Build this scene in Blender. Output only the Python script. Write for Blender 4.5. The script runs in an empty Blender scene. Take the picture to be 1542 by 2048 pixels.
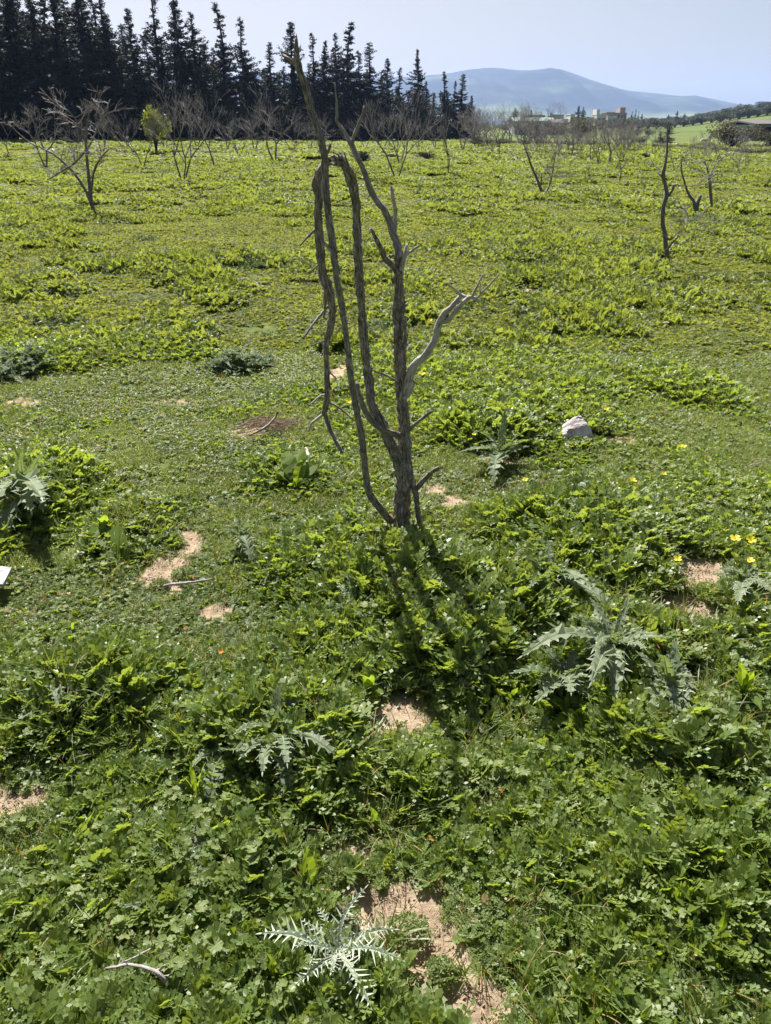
import bpy, math, random
import numpy as np
from mathutils import Vector, Matrix
R = math.radians
random.seed(7); RNG = np.random.default_rng(11)
S = bpy.context.scene
COL = S.collection

# ------------------------------------------------------------------ camera, sky, sun, exposure
EYE = 1.6; PITCH = R(26.5); F = 1539.0
cam = bpy.data.cameras.new('camera'); camo = bpy.data.objects.new('camera', cam); COL.objects.link(camo)
camo.location = (0, 0, EYE); camo.rotation_euler = (R(90) - PITCH, 0, 0)
cam.sensor_fit = 'VERTICAL'; cam.sensor_height = 34.6; cam.lens = 26.0
cam.clip_start = 0.05; cam.clip_end = 20000
S.camera = camo
SUN_EL = R(50); SUN_AZ = R(-19)            # azimuth from +Y, negative = to the left
W = bpy.data.worlds.new('World'); S.world = W; W.use_nodes = True
nt = W.node_tree; nt.nodes.clear()
sky = nt.nodes.new('ShaderNodeTexSky'); sky.sky_type = 'NISHITA'; sky.sun_disc = False
sky.sun_elevation = SUN_EL; sky.sun_rotation = SUN_AZ
sky.air_density = 1.0; sky.dust_density = 2.2; sky.ozone_density = 1.6
mixc = nt.nodes.new('ShaderNodeMix'); mixc.data_type = 'RGBA'; mixc.blend_type = 'MULTIPLY'; mixc.inputs[0].default_value = 1
mixc.inputs[7].default_value = (1.20, 1.03, .91, 1)
bg = nt.nodes.new('ShaderNodeBackground'); bg.inputs[1].default_value = 0.036
wo = nt.nodes.new('ShaderNodeOutputWorld')
nt.links.new(sky.outputs[0], mixc.inputs[6]); nt.links.new(mixc.outputs[2], bg.inputs[0]); nt.links.new(bg.outputs[0], wo.inputs[0])
sl = bpy.data.lights.new('sun', 'SUN'); sl.energy = 5.0; sl.angle = R(0.55); sl.color = (1, 0.95, 0.87)
so = bpy.data.objects.new('sun', sl); COL.objects.link(so)
sundir = Vector((math.sin(SUN_AZ) * math.cos(SUN_EL), math.cos(SUN_AZ) * math.cos(SUN_EL), math.sin(SUN_EL)))
so.rotation_euler = (-sundir).to_track_quat('-Z', 'Y').to_euler()
S.view_settings.view_transform = 'Standard'; S.view_settings.look = 'None'
S.view_settings.exposure = 1.32; S.view_settings.gamma = 1
S.view_settings.use_curve_mapping = False
try:
    S.cycles.max_bounces = 8; S.cycles.diffuse_bounces = 3; S.cycles.transmission_bounces = 4; S.cycles.volume_bounces = 1
except Exception: pass

# ------------------------------------------------------------------ noise and terrain
def hash2(ix, iy, seed=0):
    n = (ix.astype(np.int64) * 374761393 + iy.astype(np.int64) * 668265263 + seed * 144665) & 0x7fffffff
    n = ((n ^ (n >> 13)) * 1274126177) & 0x7fffffff
    return ((n ^ (n >> 16)) & 0xffff) / 65535.0
def noise(x, y, seed=0):
    x = np.asarray(x, float); y = np.asarray(y, float)
    ix = np.floor(x); iy = np.floor(y); fx = x - ix; fy = y - iy
    fx = fx * fx * (3 - 2 * fx); fy = fy * fy * (3 - 2 * fy)
    a = hash2(ix, iy, seed); b = hash2(ix + 1, iy, seed); c = hash2(ix, iy + 1, seed); d = hash2(ix + 1, iy + 1, seed)
    return (a * (1 - fx) + b * fx) * (1 - fy) + (c * (1 - fx) + d * fx) * fy
def fbm(x, y, seed=0, o=3):
    s = 0; a = .5; t = 0
    for i in range(o):
        s = s + a * noise(x, y, seed + i * 17); t += a; x = np.asarray(x) * 2.03 + 5.1; y = np.asarray(y) * 2.03 + 1.7; a *= .5
    return s / t
def sst(a, b, x):
    t = np.clip((np.asarray(x, float) - a) / (b - a), 0, 1); return t * t * (3 - 2 * t)
def height(x, y):
    x = np.asarray(x, float); y = np.asarray(y, float)
    z = 0.10 * (fbm(x * .9, y * .9, 3) - .5) * (1 - sst(15, 40, y)) + 0.35 * (fbm(x * .12, y * .12, 5, 2) - .5) * sst(4, 14, y) * (1 - .6*sst(30, 60, y))
    z = z + 0.55 * sst(18, 62, y) * sst(6, -34, x)
    z = z + 3.0 * sst(160, 520, y)
    z = z + 10.4 * sst(170, 460, y) * sst(.30, .50, x / np.maximum(y, 1)) * (1 - sst(900, 2000, y))      # long slope to the right
    z = z + 4 * (fbm(x * .003, y * .003, 9) - .5) * sst(400, 1200, y)
    return z
def H(x, y): return float(height(x, y))
def ray(px, py):
    cx = (px - 771) / F; cy = (1024 - py) / F
    return Vector((cx, cy * math.sin(PITCH) + math.cos(PITCH), cy * math.cos(PITCH) - math.sin(PITCH)))
def P(px, py, Y):
    d = ray(px, py); return Vector((0, 0, EYE)) + d * (Y / d.y)
def G(px, py):
    d = ray(px, py); z = 0
    for i in range(12):
        t = (EYE - z) / max(-d.z, 1e-4); z = H(d.x * t, d.y * t)
    return Vector((d.x * t, d.y * t, z))

# ------------------------------------------------------------------ object helpers
def tag(o, label=None, cat=None, group=None, kind=None):
    if label: o['label'] = label
    if cat: o['category'] = cat
    if group: o['group'] = group
    if kind: o['kind'] = kind
    return o
def empty(name, loc, label, cat, group=None, rz=0, sc=1):
    o = bpy.data.objects.new(name, None); COL.objects.link(o); o.location = loc; o.rotation_euler = (0, 0, rz)
    o.scale = (sc, sc, sc) if not hasattr(sc, '__len__') else sc
    o.empty_display_size = .05
    return tag(o, label, cat, group)
def link(name, me, parent=None):
    o = bpy.data.objects.new(name, me); COL.objects.link(o)
    if parent: o.parent = parent
    return o
class MB:
    def __init__(s): s.v = []; s.f = []; s.t = []; s.k = []; s.w = []   # verts faces tint vein bark-vector
    def add(s, vs, fs, t=0.5, k=0.0, w=None):
        n = len(s.v); s.v += [tuple(a) for a in vs]; s.f += [tuple(n + i for i in f) for f in fs]
        s.t += (list(t) if hasattr(t, '__len__') else [t] * len(vs))
        s.k += (list(k) if hasattr(k, '__len__') else [k] * len(vs))
        s.w += (w if w is not None else [(a[0], a[1], a[2]) for a in vs])
    def merge(s, o, M, dt=0):
        n = len(s.v)
        A = np.array(o.v) @ np.array(M.to_3x3()).T + np.array(M.translation)
        s.v += [tuple(a) for a in A]; s.f += [tuple(n + i for i in f) for f in o.f]
        s.t += [min(.985, max(0, a + dt)) for a in o.t]; s.k += o.k; s.w += o.w
    def mesh(s, name, mat, smooth=False):
        me = bpy.data.meshes.new(name); me.from_pydata(s.v, [], s.f)
        a = me.attributes.new('tint', 'FLOAT', 'POINT'); a.data.foreach_set('value', np.array(s.t, 'f'))
        a = me.attributes.new('vein', 'FLOAT', 'POINT'); a.data.foreach_set('value', np.array(s.k, 'f'))
        a = me.attributes.new('grain', 'FLOAT_VECTOR', 'POINT'); a.data.foreach_set('vector', np.array(s.w, 'f').ravel())
        if smooth: me.shade_smooth()
        me.materials.append(mat); return me

# ------------------------------------------------------------------ materials
def mat(name):
    m = bpy.data.materials.new(name); m.use_nodes = True; n = m.node_tree; n.nodes.clear()
    return m, n
def N(n, t, **kw):
    x = n.nodes.new(t)
    for k, v in kw.items(): setattr(x, k, v)
    return x
def ramp(n, src, stops):
    r = N(n, 'ShaderNodeValToRGB'); e = r.color_ramp.elements
    while len(e) < len(stops): e.new(.5)
    for i, (p, c) in enumerate(stops): e[i].position = p; e[i].color = (*c, 1)
    n.links.new(src, r.inputs[0]); return r.outputs[0]
def noi(n, vec, scale, detail=3, rough=.55):
    x = N(n, 'ShaderNodeTexNoise'); x.inputs['Scale'].default_value = scale; x.inputs['Detail'].default_value = detail
    x.inputs['Roughness'].default_value = rough
    if vec is not None: n.links.new(vec, x.inputs['Vector'])
    return x.outputs['Fac']
def mixcol(n, fac, a, b, mode='MIX'):
    x = N(n, 'ShaderNodeMix', data_type='RGBA', blend_type=mode)
    for s, v in ((0, fac), (6, a), (7, b)):
        if isinstance(v, (int, float)): x.inputs[s].default_value = v
        elif isinstance(v, tuple): x.inputs[s].default_value = (*v, 1)
        else: n.links.new(v, x.inputs[s])
    return x.outputs[2]
def mth(n, op, a, b=0.0, clamp=False):
    x = N(n, 'ShaderNodeMath', operation=op); x.use_clamp = clamp
    for i, v in enumerate((a, b)):
        if isinstance(v, (int, float)): x.inputs[i].default_value = v
        else: n.links.new(v, x.inputs[i])
    return x.outputs[0]
def attr(n, name, out='Fac'):
    x = N(n, 'ShaderNodeAttribute'); x.attribute_name = name; return x.outputs[out]
def leafmat(name, c0, c1, tr, dead=0.0, veincol=(.5, .56, .46), rough=.42, spec=.5, trf=.42, zone=True, trboost=1.0):
    """c0..c1 range of leaf colour, tr = colour of light passing through"""
    m, n = mat(name)
    tint = attr(n, 'tint'); vein = attr(n, 'vein')
    oi = N(n, 'ShaderNodeObjectInfo'); geo = N(n, 'ShaderNodeNewGeometry')
    pn = noi(n, geo.outputs['Position'], .9, 3, .6)
    pn2 = noi(n, geo.outputs['Position'], .16, 2, .6)
    f = mth(n, 'ADD', mth(n, 'MULTIPLY', tint, .45), mth(n, 'MULTIPLY', oi.outputs['Random'], .2))
    if zone:
        f = mth(n, 'ADD', f, mth(n, 'MULTIPLY', mth(n, 'SUBTRACT', pn, .5), 1.3))
        f = mth(n, 'ADD', f, mth(n, 'MULTIPLY', mth(n, 'SUBTRACT', pn2, .5), .7))
    f = mth(n, 'ADD', f, .15, True)
    col = mixcol(n, f, c0, c1)
    t0 = tuple(x * .62 for x in tr)
    tcol = mixcol(n, f, t0, tr)
    if dead > 0:
        d = mth(n, 'GREATER_THAN', tint, 1 - dead)
        dc = mixcol(n, oi.outputs['Random'], (.38, .22, .05), (.45, .36, .22))
        col = mixcol(n, d, col, dc); tcol = mixcol(n, d, tcol, (.4, .2, .03))
    col = mixcol(n, vein, col, veincol)
    b = N(n, 'ShaderNodeBsdfPrincipled'); n.links.new(col, b.inputs['Base Color'])
    b.inputs['Roughness'].default_value = rough; b.inputs['Specular IOR Level'].default_value = spec
    t = N(n, 'ShaderNodeBsdfTranslucent'); n.links.new(tcol, t.inputs[0])
    mx = N(n, 'ShaderNodeMixShader'); mx.inputs[0].default_value = trf
    n.links.new(b.outputs[0], mx.inputs[1]); n.links.new(t.outputs[0], mx.inputs[2])
    o = N(n, 'ShaderNodeOutputMaterial'); n.links.new(mx.outputs[0], o.inputs[0])
    return m
def simple(name, c, rough=.8, c2=None, scale=3, bump=0, spec=.3, bscale=None):
    m, n = mat(name); b = N(n, 'ShaderNodeBsdfPrincipled'); b.inputs['Roughness'].default_value = rough
    b.inputs['Specular IOR Level'].default_value = spec
    tc = N(n, 'ShaderNodeTexCoord')
    if c2:
        f = noi(n, tc.outputs['Object'], scale, 5, .6); n.links.new(ramp(n, f, [(.35, c), (.65, c2)]), b.inputs['Base Color'])
    else: b.inputs['Base Color'].default_value = (*c, 1)
    if bump:
        bp = N(n, 'ShaderNodeBump'); bp.inputs['Strength'].default_value = bump; bp.inputs['Distance'].default_value = .01
        n.links.new(noi(n, tc.outputs['Object'], bscale or scale * 4, 6, .7), bp.inputs['Height']); n.links.new(bp.outputs[0], b.inputs['Normal'])
    o = N(n, 'ShaderNodeOutputMaterial'); n.links.new(b.outputs[0], o.inputs[0]); return m
def barkmat(name, dark, mid, light, lichen=0.0, bump=.9, pos=(.34, .52, .7)):
    m, n = mat(name); b = N(n, 'ShaderNodeBsdfPrincipled'); b.inputs['Roughness'].default_value = .72
    b.inputs['Specular IOR Level'].default_value = .35
    g = attr(n, 'grain', 'Vector'); geo = N(n, 'ShaderNodeNewGeometry')
    f = noi(n, g, 12, 8, .75); f2 = noi(n, geo.outputs['Position'], 34, 5, .7)
    ff = mth(n, 'ADD', mth(n, 'MULTIPLY', f, .78), mth(n, 'MULTIPLY', f2, .22))
    col = ramp(n, ff, [(pos[0], dark), (pos[1], mid), (pos[2], light)])
    if lichen:
        sep = N(n, 'ShaderNodeSeparateXYZ'); n.links.new(geo.outputs['Position'], sep.inputs[0])
        hz = mth(n, 'MULTIPLY', mth(n, 'SUBTRACT', .62, sep.outputs[2]), 1.1, True)
        ln = noi(n, geo.outputs['Position'], 26, 4, .7)
        lf = mth(n, 'MULTIPLY', mth(n, 'GREATER_THAN', mth(n, 'ADD', ln, mth(n, 'MULTIPLY', hz, .20)), .675), lichen)
        col = mixcol(n, lf, col, (.36, .26, .05))
        wn = noi(n, geo.outputs['Position'], 60, 4, .7)
        col = mixcol(n, mth(n, 'MULTIPLY', mth(n, 'GREATER_THAN', wn, .66), .5), col, (.42, .42, .36))
    n.links.new(col, b.inputs['Base Color'])
    bp = N(n, 'ShaderNodeBump'); bp.inputs['Strength'].default_value = bump; bp.inputs['Distance'].default_value = .006
    n.links.new(ff, bp.inputs['Height']); n.links.new(bp.outputs[0], b.inputs['Normal'])
    o = N(n, 'ShaderNodeOutputMaterial'); n.links.new(b.outputs[0], o.inputs[0]); return m

M_weed = leafmat('weed_leaf', (.090, .152, .038), (.205, .262, .070), (.41, .52, .058), dead=.03, trf=.45, spec=.55, rough=.46)
M_low = leafmat('low_weed_leaf', (.10, .150, .048), (.19, .235, .082), (.37, .46, .065), dead=.06, spec=.35, trf=.45)
M_mallow = leafmat('mallow_leaf', (.115, .17, .045), (.22, .265, .09), (.36, .44, .06), dead=.018, veincol=(.2, .26, .12), rough=.5, spec=.35)
M_broad = leafmat('broad_leaf', (.07, .12, .022), (.14, .185, .04), (.36, .50, .03), dead=.04, veincol=(.14, .21, .05), rough=.6, spec=.15, trf=.55)
M_grass = leafmat('grass_blade', (.08, .13, .02), (.15, .19, .05), (.34, .42, .04), dead=.12, rough=.45)
M_thistle = leafmat('thistle_leaf', (.085, .135, .055), (.16, .21, .10), (.26, .35, .09), veincol=(.50, .55, .43), rough=.55, spec=.3, trf=.38)
M_silver = leafmat('silver_thistle_leaf', (.13, .19, .11), (.24, .31, .19), (.25, .34, .13), veincol=(.66, .70, .60), rough=.6, spec=.3, trf=.25)
M_con = leafmat('cypress_foliage', (.013, .018, .014), (.038, .046, .028), (.03, .04, .012), rough=.7, spec=.12, trf=.12)
M_olive = leafmat('olive_foliage', (.04, .055, .03), (.08, .095, .05), (.08, .10, .03), rough=.6, spec=.25, trf=.2)
M_brownbush = leafmat('brown_bush_foliage', (.05, .05, .025), (.11, .10, .045), (.12, .11, .03), rough=.6, spec=.25, trf=.2)
M_ygbush = leafmat('yellow_green_foliage', (.09, .12, .02), (.15, .18, .04), (.3, .34, .03), rough=.5, trf=.35)
M_bark = barkmat('weathered_bark', (.030, .025, .022), (.215, .185, .165), (.64, .59, .54), lichen=.85, bump=1.0, pos=(.41, .51, .62))
M_grey = barkmat('silvered_wood', (.08, .06, .058), (.46, .41, .405), (.80, .75, .75), bump=.8, pos=(.38, .5, .64))
M_greyd = barkmat('dark_silver_wood', (.05, .043, .044), (.27, .25, .25), (.74, .70, .70), bump=.8, pos=(.38, .53, .66))
M_twig = barkmat('orchard_twig', (.05, .042, .038), (.17, .15, .14), (.34, .31, .30), bump=.3)
M_twigp = barkmat('orchard_twig_pale', (.13, .11, .105), (.25, .225, .22), (.38, .35, .34), bump=.3)
M_trunk = simple('cypress_bark', (.035, .028, .022), .9, (.07, .055, .045), 4)
M_flower = leafmat('yellow_petal', (.80, .68, .015), (.85, .75, .02), (.8, .65, .01), rough=.6, trf=.4, zone=False)
M_orange = leafmat('orange_petal', (.75, .30, .015), (.8, .36, .02), (.8, .3, .01), rough=.6, trf=.4, zone=False)

# ground: pinkish soil, green litter under the plants
def groundmat():
    m, n = mat('field_soil'); b = N(n, 'ShaderNodeBsdfPrincipled'); b.inputs['Roughness'].default_value = .95
    b.inputs['Specular IOR Level'].default_value = .1
    geo = N(n, 'ShaderNodeNewGeometry'); pos = geo.outputs['Position']
    s = ramp(n, noi(n, pos, 14, 8, .7), [(.28, (.20, .145, .10)), (.5, (.37, .285, .20)), (.72, (.52, .42, .31))])
    s = mixcol(n, mth(n, 'GREATER_THAN', noi(n, pos, 120, 3, .6), .64), s, (.16, .10, .07))
    gcol = ramp(n, noi(n, pos, 5, 8, .72), [(.3, (.05, .075, .02)), (.5, (.105, .138, .035)), (.66, (.165, .18, .065))])
    gfar = ramp(n, noi(n, pos, .02, 6, .6), [(.35, (.055, .09, .02)), (.55, (.10, .135, .03)), (.7, (.14, .15, .05))])
    sep = N(n, 'ShaderNodeSeparateXYZ'); n.links.new(pos, sep.inputs[0])
    fy = mth(n, 'MULTIPLY', mth(n, 'SUBTRACT', sep.outputs[1], 100), .01, True)
    g = mixcol(n, fy, gcol, gfar)
    soil = attr(n, 'soil')
    f = mth(n, 'MULTIPLY', mth(n, 'SUBTRACT', mth(n, 'ADD', soil, mth(n, 'MULTIPLY', noi(n, pos, 34, 6, .8), .8)), .72), 7, True)
    n.links.new(mixcol(n, f, g, s), b.inputs['Base Color'])
    bp = N(n, 'ShaderNodeBump'); bp.inputs['Strength'].default_value = 1.0; bp.inputs['Distance'].default_value = .012
    n.links.new(noi(n, pos, 45, 8, .75), bp.inputs['Height']); n.links.new(bp.outputs[0], b.inputs['Normal'])
    o = N(n, 'ShaderNodeOutputMaterial'); n.links.new(b.outputs[0], o.inputs[0]); return m
M_ground = groundmat()

# bare soil patches: px, py, half width px, half height px, strength
SOIL_PX = [(388,1080,26,34,.8),(330,1150,44,38,.85),(430,1215,44,22,.7),(150,1312,46,20,.9),(30,1590,60,42,1),(785,1800,92,50,1.15),
 (858,1890,66,60,1.25),(925,2010,84,60,1.35),(1412,1150,46,30,1.1),(1378,1228,60,36,1.15),(1000,915,50,9,.62),(45,805,46,12,.54),(350,803,70,8,.46),
 (1072,580,22,6,.8),(678,750,30,26,.62),(795,1440,56,46,.68),(960,1620,40,30,.5),(640,1720,50,40,.55),(900,1000,46,18,.6),(1220,880,50,12,.62),(500,862,50,14,.5),(860,975,30,14,.6),
 (1375,1375,40,22,.6),(700,1690,60,30,.6),(525,525,36,6,.5),(180,690,60,10,.45),(620,1180,0,0,0)]
LUSH_PX = [(830,1180,110,90,1.0),(900,1330,110,70,.7),(60,1010,130,90,1.2),(230,1070,110,70,.8),(560,960,90,50,.7),(650,1120,150,70,.5),(950,1230,150,80,.9),(1150,1050,150,70,.8),
 (1250,1330,180,80,.7),(1340,1480,120,70,.9),(520,1480,140,70,.6),(1400,1750,150,120,.4),(180,1400,120,80,.5),(120,720,90,30,.7),(300,700,130,30,.5),
 (1180,660,90,26,.7),(1230,540,60,16,.7),(400,565,50,14,.9),(330,525,50,12,.8),(980,870,80,24,.8),(700,690,60,20,.4),(1400,780,100,26,.5)]
MAT_PX = [(450,1250,90,50,.8),(1460,900,110,60,.8),(250,780,220,50,.8),(860,1450,100,80,.5),(980,970,110,40,.8),(800,1680,140,80,.5),(960,1830,100,120,.5),
 (1430,680,120,60,.5),(440,470,180,25,.6),(520,640,160,25,.5),(280,880,160,40,.6),(1330,900,120,30,.4)]
def blobs(L):
    out = []
    for (px, py, w, h, s) in L:
        if w == 0: continue
        c = G(px, py); rx = abs(G(px + w, py).x - c.x); ry = abs(G(px, py - h).y - G(px, py + h).y) / 2
        out.append((c.x, c.y, rx, ry, s))
    return out
def field(B, x, y):
    v = np.zeros_like(np.asarray(x, float))
    for cx, cy, rx, ry, s in B:
        d = ((x - cx) / rx) ** 2 + ((y - cy) / ry) ** 2
        v = np.maximum(v, s * np.exp(-.5 * d ** 1.5 * 1.2))
    return v
SOILB = blobs(SOIL_PX); LUSHB = blobs(LUSH_PX); MATB = blobs(MAT_PX)
def soilmask(x, y):
    w = .045
    xx = x + w * 2 * (noise(np.asarray(x) * 9, np.asarray(y) * 9, 41) - .5); yy = y + w * 2 * (noise(np.asarray(x) * 9, np.asarray(y) * 9, 42) - .5)
    return field(SOILB, xx, yy)
def lush(x, y):
    b = (fbm(np.asarray(x) * 1.1, np.asarray(y) * 1.1, 21) - .5) * 1.9 + .38
    return np.clip(b + field(LUSHB, x, y) - field(MATB, x, y), 0, 1.25)

# ------------------------------------------------------------------ ground sheet
def build_ground():
    ys = [-25, -18, -12, -8, -5, -3, -1.5, -.5]
    y = 0.0
    while y < 7000: ys.append(y); y += .03 if y < 3.5 else max(.03, (y - 2.2) * .022)
    ys = np.array(ys); nu = 340
    u = np.linspace(-1, 1, nu); prof = .22 * u + .78 * u ** 3
    hw = np.where(ys < 0, 14, 14 + ys * 1.5)
    X = hw[:, None] * prof[None, :]; Y = np.repeat(ys[:, None], nu, 1)
    Z = height(X, Y); s = np.zeros_like(X); k = ys < 40
    s[k] = soilmask(X[k], Y[k])
    Z -= .015 * np.clip(s, 0, 1)
    nr = len(ys); V = np.stack([X, Y, Z], -1).reshape(-1, 3)
    i = np.arange((nr - 1) * (nu - 1)); r = i // (nu - 1); c = i % (nu - 1); a = r * nu + c
    Fq = np.stack([a, a + 1, a + nu + 1, a + nu], -1)
    me = bpy.data.meshes.new('ground'); me.from_pydata(V.tolist(), [], Fq.tolist())
    at = me.attributes.new('soil', 'FLOAT', 'POINT'); at.data.foreach_set('value', s.ravel().astype('f'))
    me.shade_smooth(); me.materials.append(M_ground)
    o = link('ground', me); tag(o, kind='structure'); return o
build_ground()

# ------------------------------------------------------------------ mountain
def build_mountain():
    m, n = mat('mountain_slopes'); b = N(n, 'ShaderNodeBsdfPrincipled'); b.inputs['Roughness'].default_value = .95; b.inputs['Specular IOR Level'].default_value = .1
    geo = N(n, 'ShaderNodeNewGeometry'); pos = geo.outputs['Position']
    sep = N(n, 'ShaderNodeSeparateXYZ'); n.links.new(pos, sep.inputs[0])
    mp = N(n, 'ShaderNodeMapping'); mp.inputs['Scale'].default_value = (.0022, .0014, .009); n.links.new(pos, mp.inputs[0])
    f = noi(n, mp.outputs[0], 1.6, 5, .6)
    low = mth(n, 'SUBTRACT', 1, mth(n, 'MULTIPLY', sep.outputs[2], .011), True)
    f = mth(n, 'ADD', f, mth(n, 'MULTIPLY', mth(n, 'SUBTRACT', low, .3), .22))
    col = ramp(n, f, [(.40, (.008, .012, .014)), (.50, (.028, .036, .026)), (.58, (.07, .095, .04)), (.66, (.15, .18, .08))])
    n.links.new(col, b.inputs['Base Color'])
    o = N(n, 'ShaderNodeOutputMaterial'); n.links.new(b.outputs[0], o.inputs[0])
    pts = [(-500,235),(-250,205),(0,192),(150,180),(300,166),(450,152),(560,150),(700,158),(850,156),(890,150),(940,142),(1000,139),(1040,143),(1090,141),(1120,142),
           (1150,152),(1180,162),(1240,180),(1262,184),(1290,186),(1320,189),(1360,194),(1390,192),(1430,200),(1480,211),(1520,219),(1580,232),(1700,246),(1900,250)]
    YR = 4300
    w = [P(a, c, YR) for a, c in pts]; xs = np.array([q.x for q in w]); zs = np.array([q.z for q in w])
    x = np.linspace(xs[0], xs[-1], 420); y = np.linspace(2500, 5600, 110)
    X, Y = np.meshgrid(x, y); ridge = np.interp(X * YR / np.clip(Y, 3600, 4700), xs, zs)
    # smooth ridge
    pr = np.where(Y < YR, sst(2500, YR, Y) ** 1.25, 1 - sst(YR, 5600, Y) * .95)
    gul = (fbm(X * .0042 + .0006 * Y, Y * .0016, 31, 4) - .5)
    Z = ridge * pr * (1 + gul * 1.5 * (1 - np.abs(pr - .5) * 0) * np.clip((1 - pr) * 2.2, 0, 1)) + 6 * (fbm(X * .01, Y * .01, 33) - .5) * pr + 2
    Z[0] = -20; Z[-1] = -20
    nr, nu = X.shape; V = np.stack([X, Y, Z], -1).reshape(-1, 3)
    i = np.arange((nr - 1) * (nu - 1)); r = i // (nu - 1); c = i % (nu - 1); a = r * nu + c
    me = bpy.data.meshes.new('mountain'); me.from_pydata(V.tolist(), [], np.stack([a, a + 1, a + nu + 1, a + nu], -1).tolist())
    me.shade_smooth(); me.materials.append(m); tag(link('mountain', me), kind='structure')
build_mountain()

# ------------------------------------------------------------------ haze
def build_haze():
    m = bpy.data.materials.new('haze_air'); m.use_nodes = True; n = m.node_tree; n.nodes.clear()
    v = N(n, 'ShaderNodeVolumePrincipled'); v.inputs['Color'].default_value = (.40, .57, 1.0, 1)
    v.inputs['Density'].default_value = HAZE; v.inputs['Anisotropy'].default_value = .25
    o = N(n, 'ShaderNodeOutputMaterial'); n.links.new(v.outputs[0], o.inputs['Volume'])
    x0, x1, y0, y1, z0, z1 = -11500, 11500, -60, 7200, -24, 330
    vs = [(x, y, z) for z in (z0, z1) for (x, y) in ((x0, y0), (x1, y0), (x1, y1), (x0, y1))]
    fs = [(3, 2, 1, 0), (4, 5, 6, 7), (0, 1, 5, 4), (1, 2, 6, 5), (2, 3, 7, 6), (3, 0, 4, 7)]
    me = bpy.data.meshes.new('haze'); me.from_pydata(vs, [], fs); me.materials.append(m)
    tag(link('haze', me), kind='stuff', label='thin bluish air haze over the field and mountain')
HAZE = 1.4e-4
build_haze()

# ------------------------------------------------------------------ tubes
def catmull(pts, rad, step):
    pts = [Vector(p) for p in pts]; n = len(pts); out = []; rr = []
    for i in range(n - 1):
        p0 = pts[max(i - 1, 0)]; p1 = pts[i]; p2 = pts[i + 1]; p3 = pts[min(i + 2, n - 1)]
        k = max(1, int(math.ceil((p2 - p1).length / step)))
        for j in range(k):
            t = j / k
            out.append(.5 * ((2 * p1) + (p2 - p0) * t + (2 * p0 - 5 * p1 + 4 * p2 - p3) * t * t + (3 * p1 - p0 - 3 * p2 + p3) * t ** 3))
            rr.append(rad[i] * (1 - t) + rad[i + 1] * t)
    out.append(pts[-1]); rr.append(rad[-1]); return out, rr
def tube(mb, pts, rad, sides=6, step=.1, rough=0.0, seed=0, ridge=0.0, jag=0.0, wob=0.0, gs=1.0, cap=True):
    pts, rad = catmull(pts, rad, step)
    rng = random.Random(seed * 7 + len(pts))
    if wob:
        for i in range(1, len(pts) - 1):
            pts[i] = pts[i] + Vector([rng.uniform(-1, 1) * wob for _ in range(3)])
    vs = []; w = []; s = rng.uniform(0, 50)
    t0 = (pts[1] - pts[0]).normalized(); a = Vector((0, 0, 1)).cross(t0)
    if a.length < .1: a = Vector((1, 0, 0)).cross(t0)
    a.normalize(); n = len(pts); tw = rng.uniform(0, 6)
    ph = [rng.uniform(0, 6.28) for _ in range(4)]
    for i in range(n):
        t = (pts[min(i + 1, n - 1)] - pts[max(i - 1, 0)]).normalized()
        a = (a - t * a.dot(t)).normalized(); b = t.cross(a)
        if i: s += (pts[i] - pts[i - 1]).length
        for j in range(sides):
            th = 6.28318 * j / sides
            r = rad[i]
            if ridge:
                q = th + .9 * s + .5 * math.sin(s * 7 + ph[3])
                rd = .5 * math.sin(3 * q + ph[0]) + .3 * math.sin(5 * q + ph[1] + s * 5) + .35 * math.sin(8 * q + ph[2] - 3 * s)
                r *= 1 + ridge * rd
            if rough:
                r *= 1 + rough * 1.2 * (2 * float(noise(np.array(s * 60 + seed), np.array(j * 2.3 + (j % sides) + seed * 3.1), 5)) - 1) + rough * .9 * (2 * float(noise(np.array(s * 13), np.array(th * 1.1 + seed), 8)) - 1)
            p = pts[i] + (a * math.cos(th) + b * math.sin(th)) * r
            if jag and i == n - 1: p = p + t * rng.uniform(-.2, 1) * jag
            vs.append(p); w.append((math.cos(th) * .45 * gs, math.sin(th) * .45 * gs, s * 2.4 * gs + seed * 3.3))
    fs = [(i * sides + j, i * sides + (j + 1) % sides, (i + 1) * sides + (j + 1) % sides, (i + 1) * sides + j) for i in range(n - 1) for j in range(sides)]
    if cap:
        c = len(vs); vs.append(pts[-1] - (pts[-1] - pts[-2]).normalized() * jag * .3); w.append(w[-1]); o = (n - 1) * sides
        fs += [(o + j, o + (j + 1) % sides, c) for j in range(sides)]
    mb.add(vs, fs, .5, 0, w)
    return pts

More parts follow.
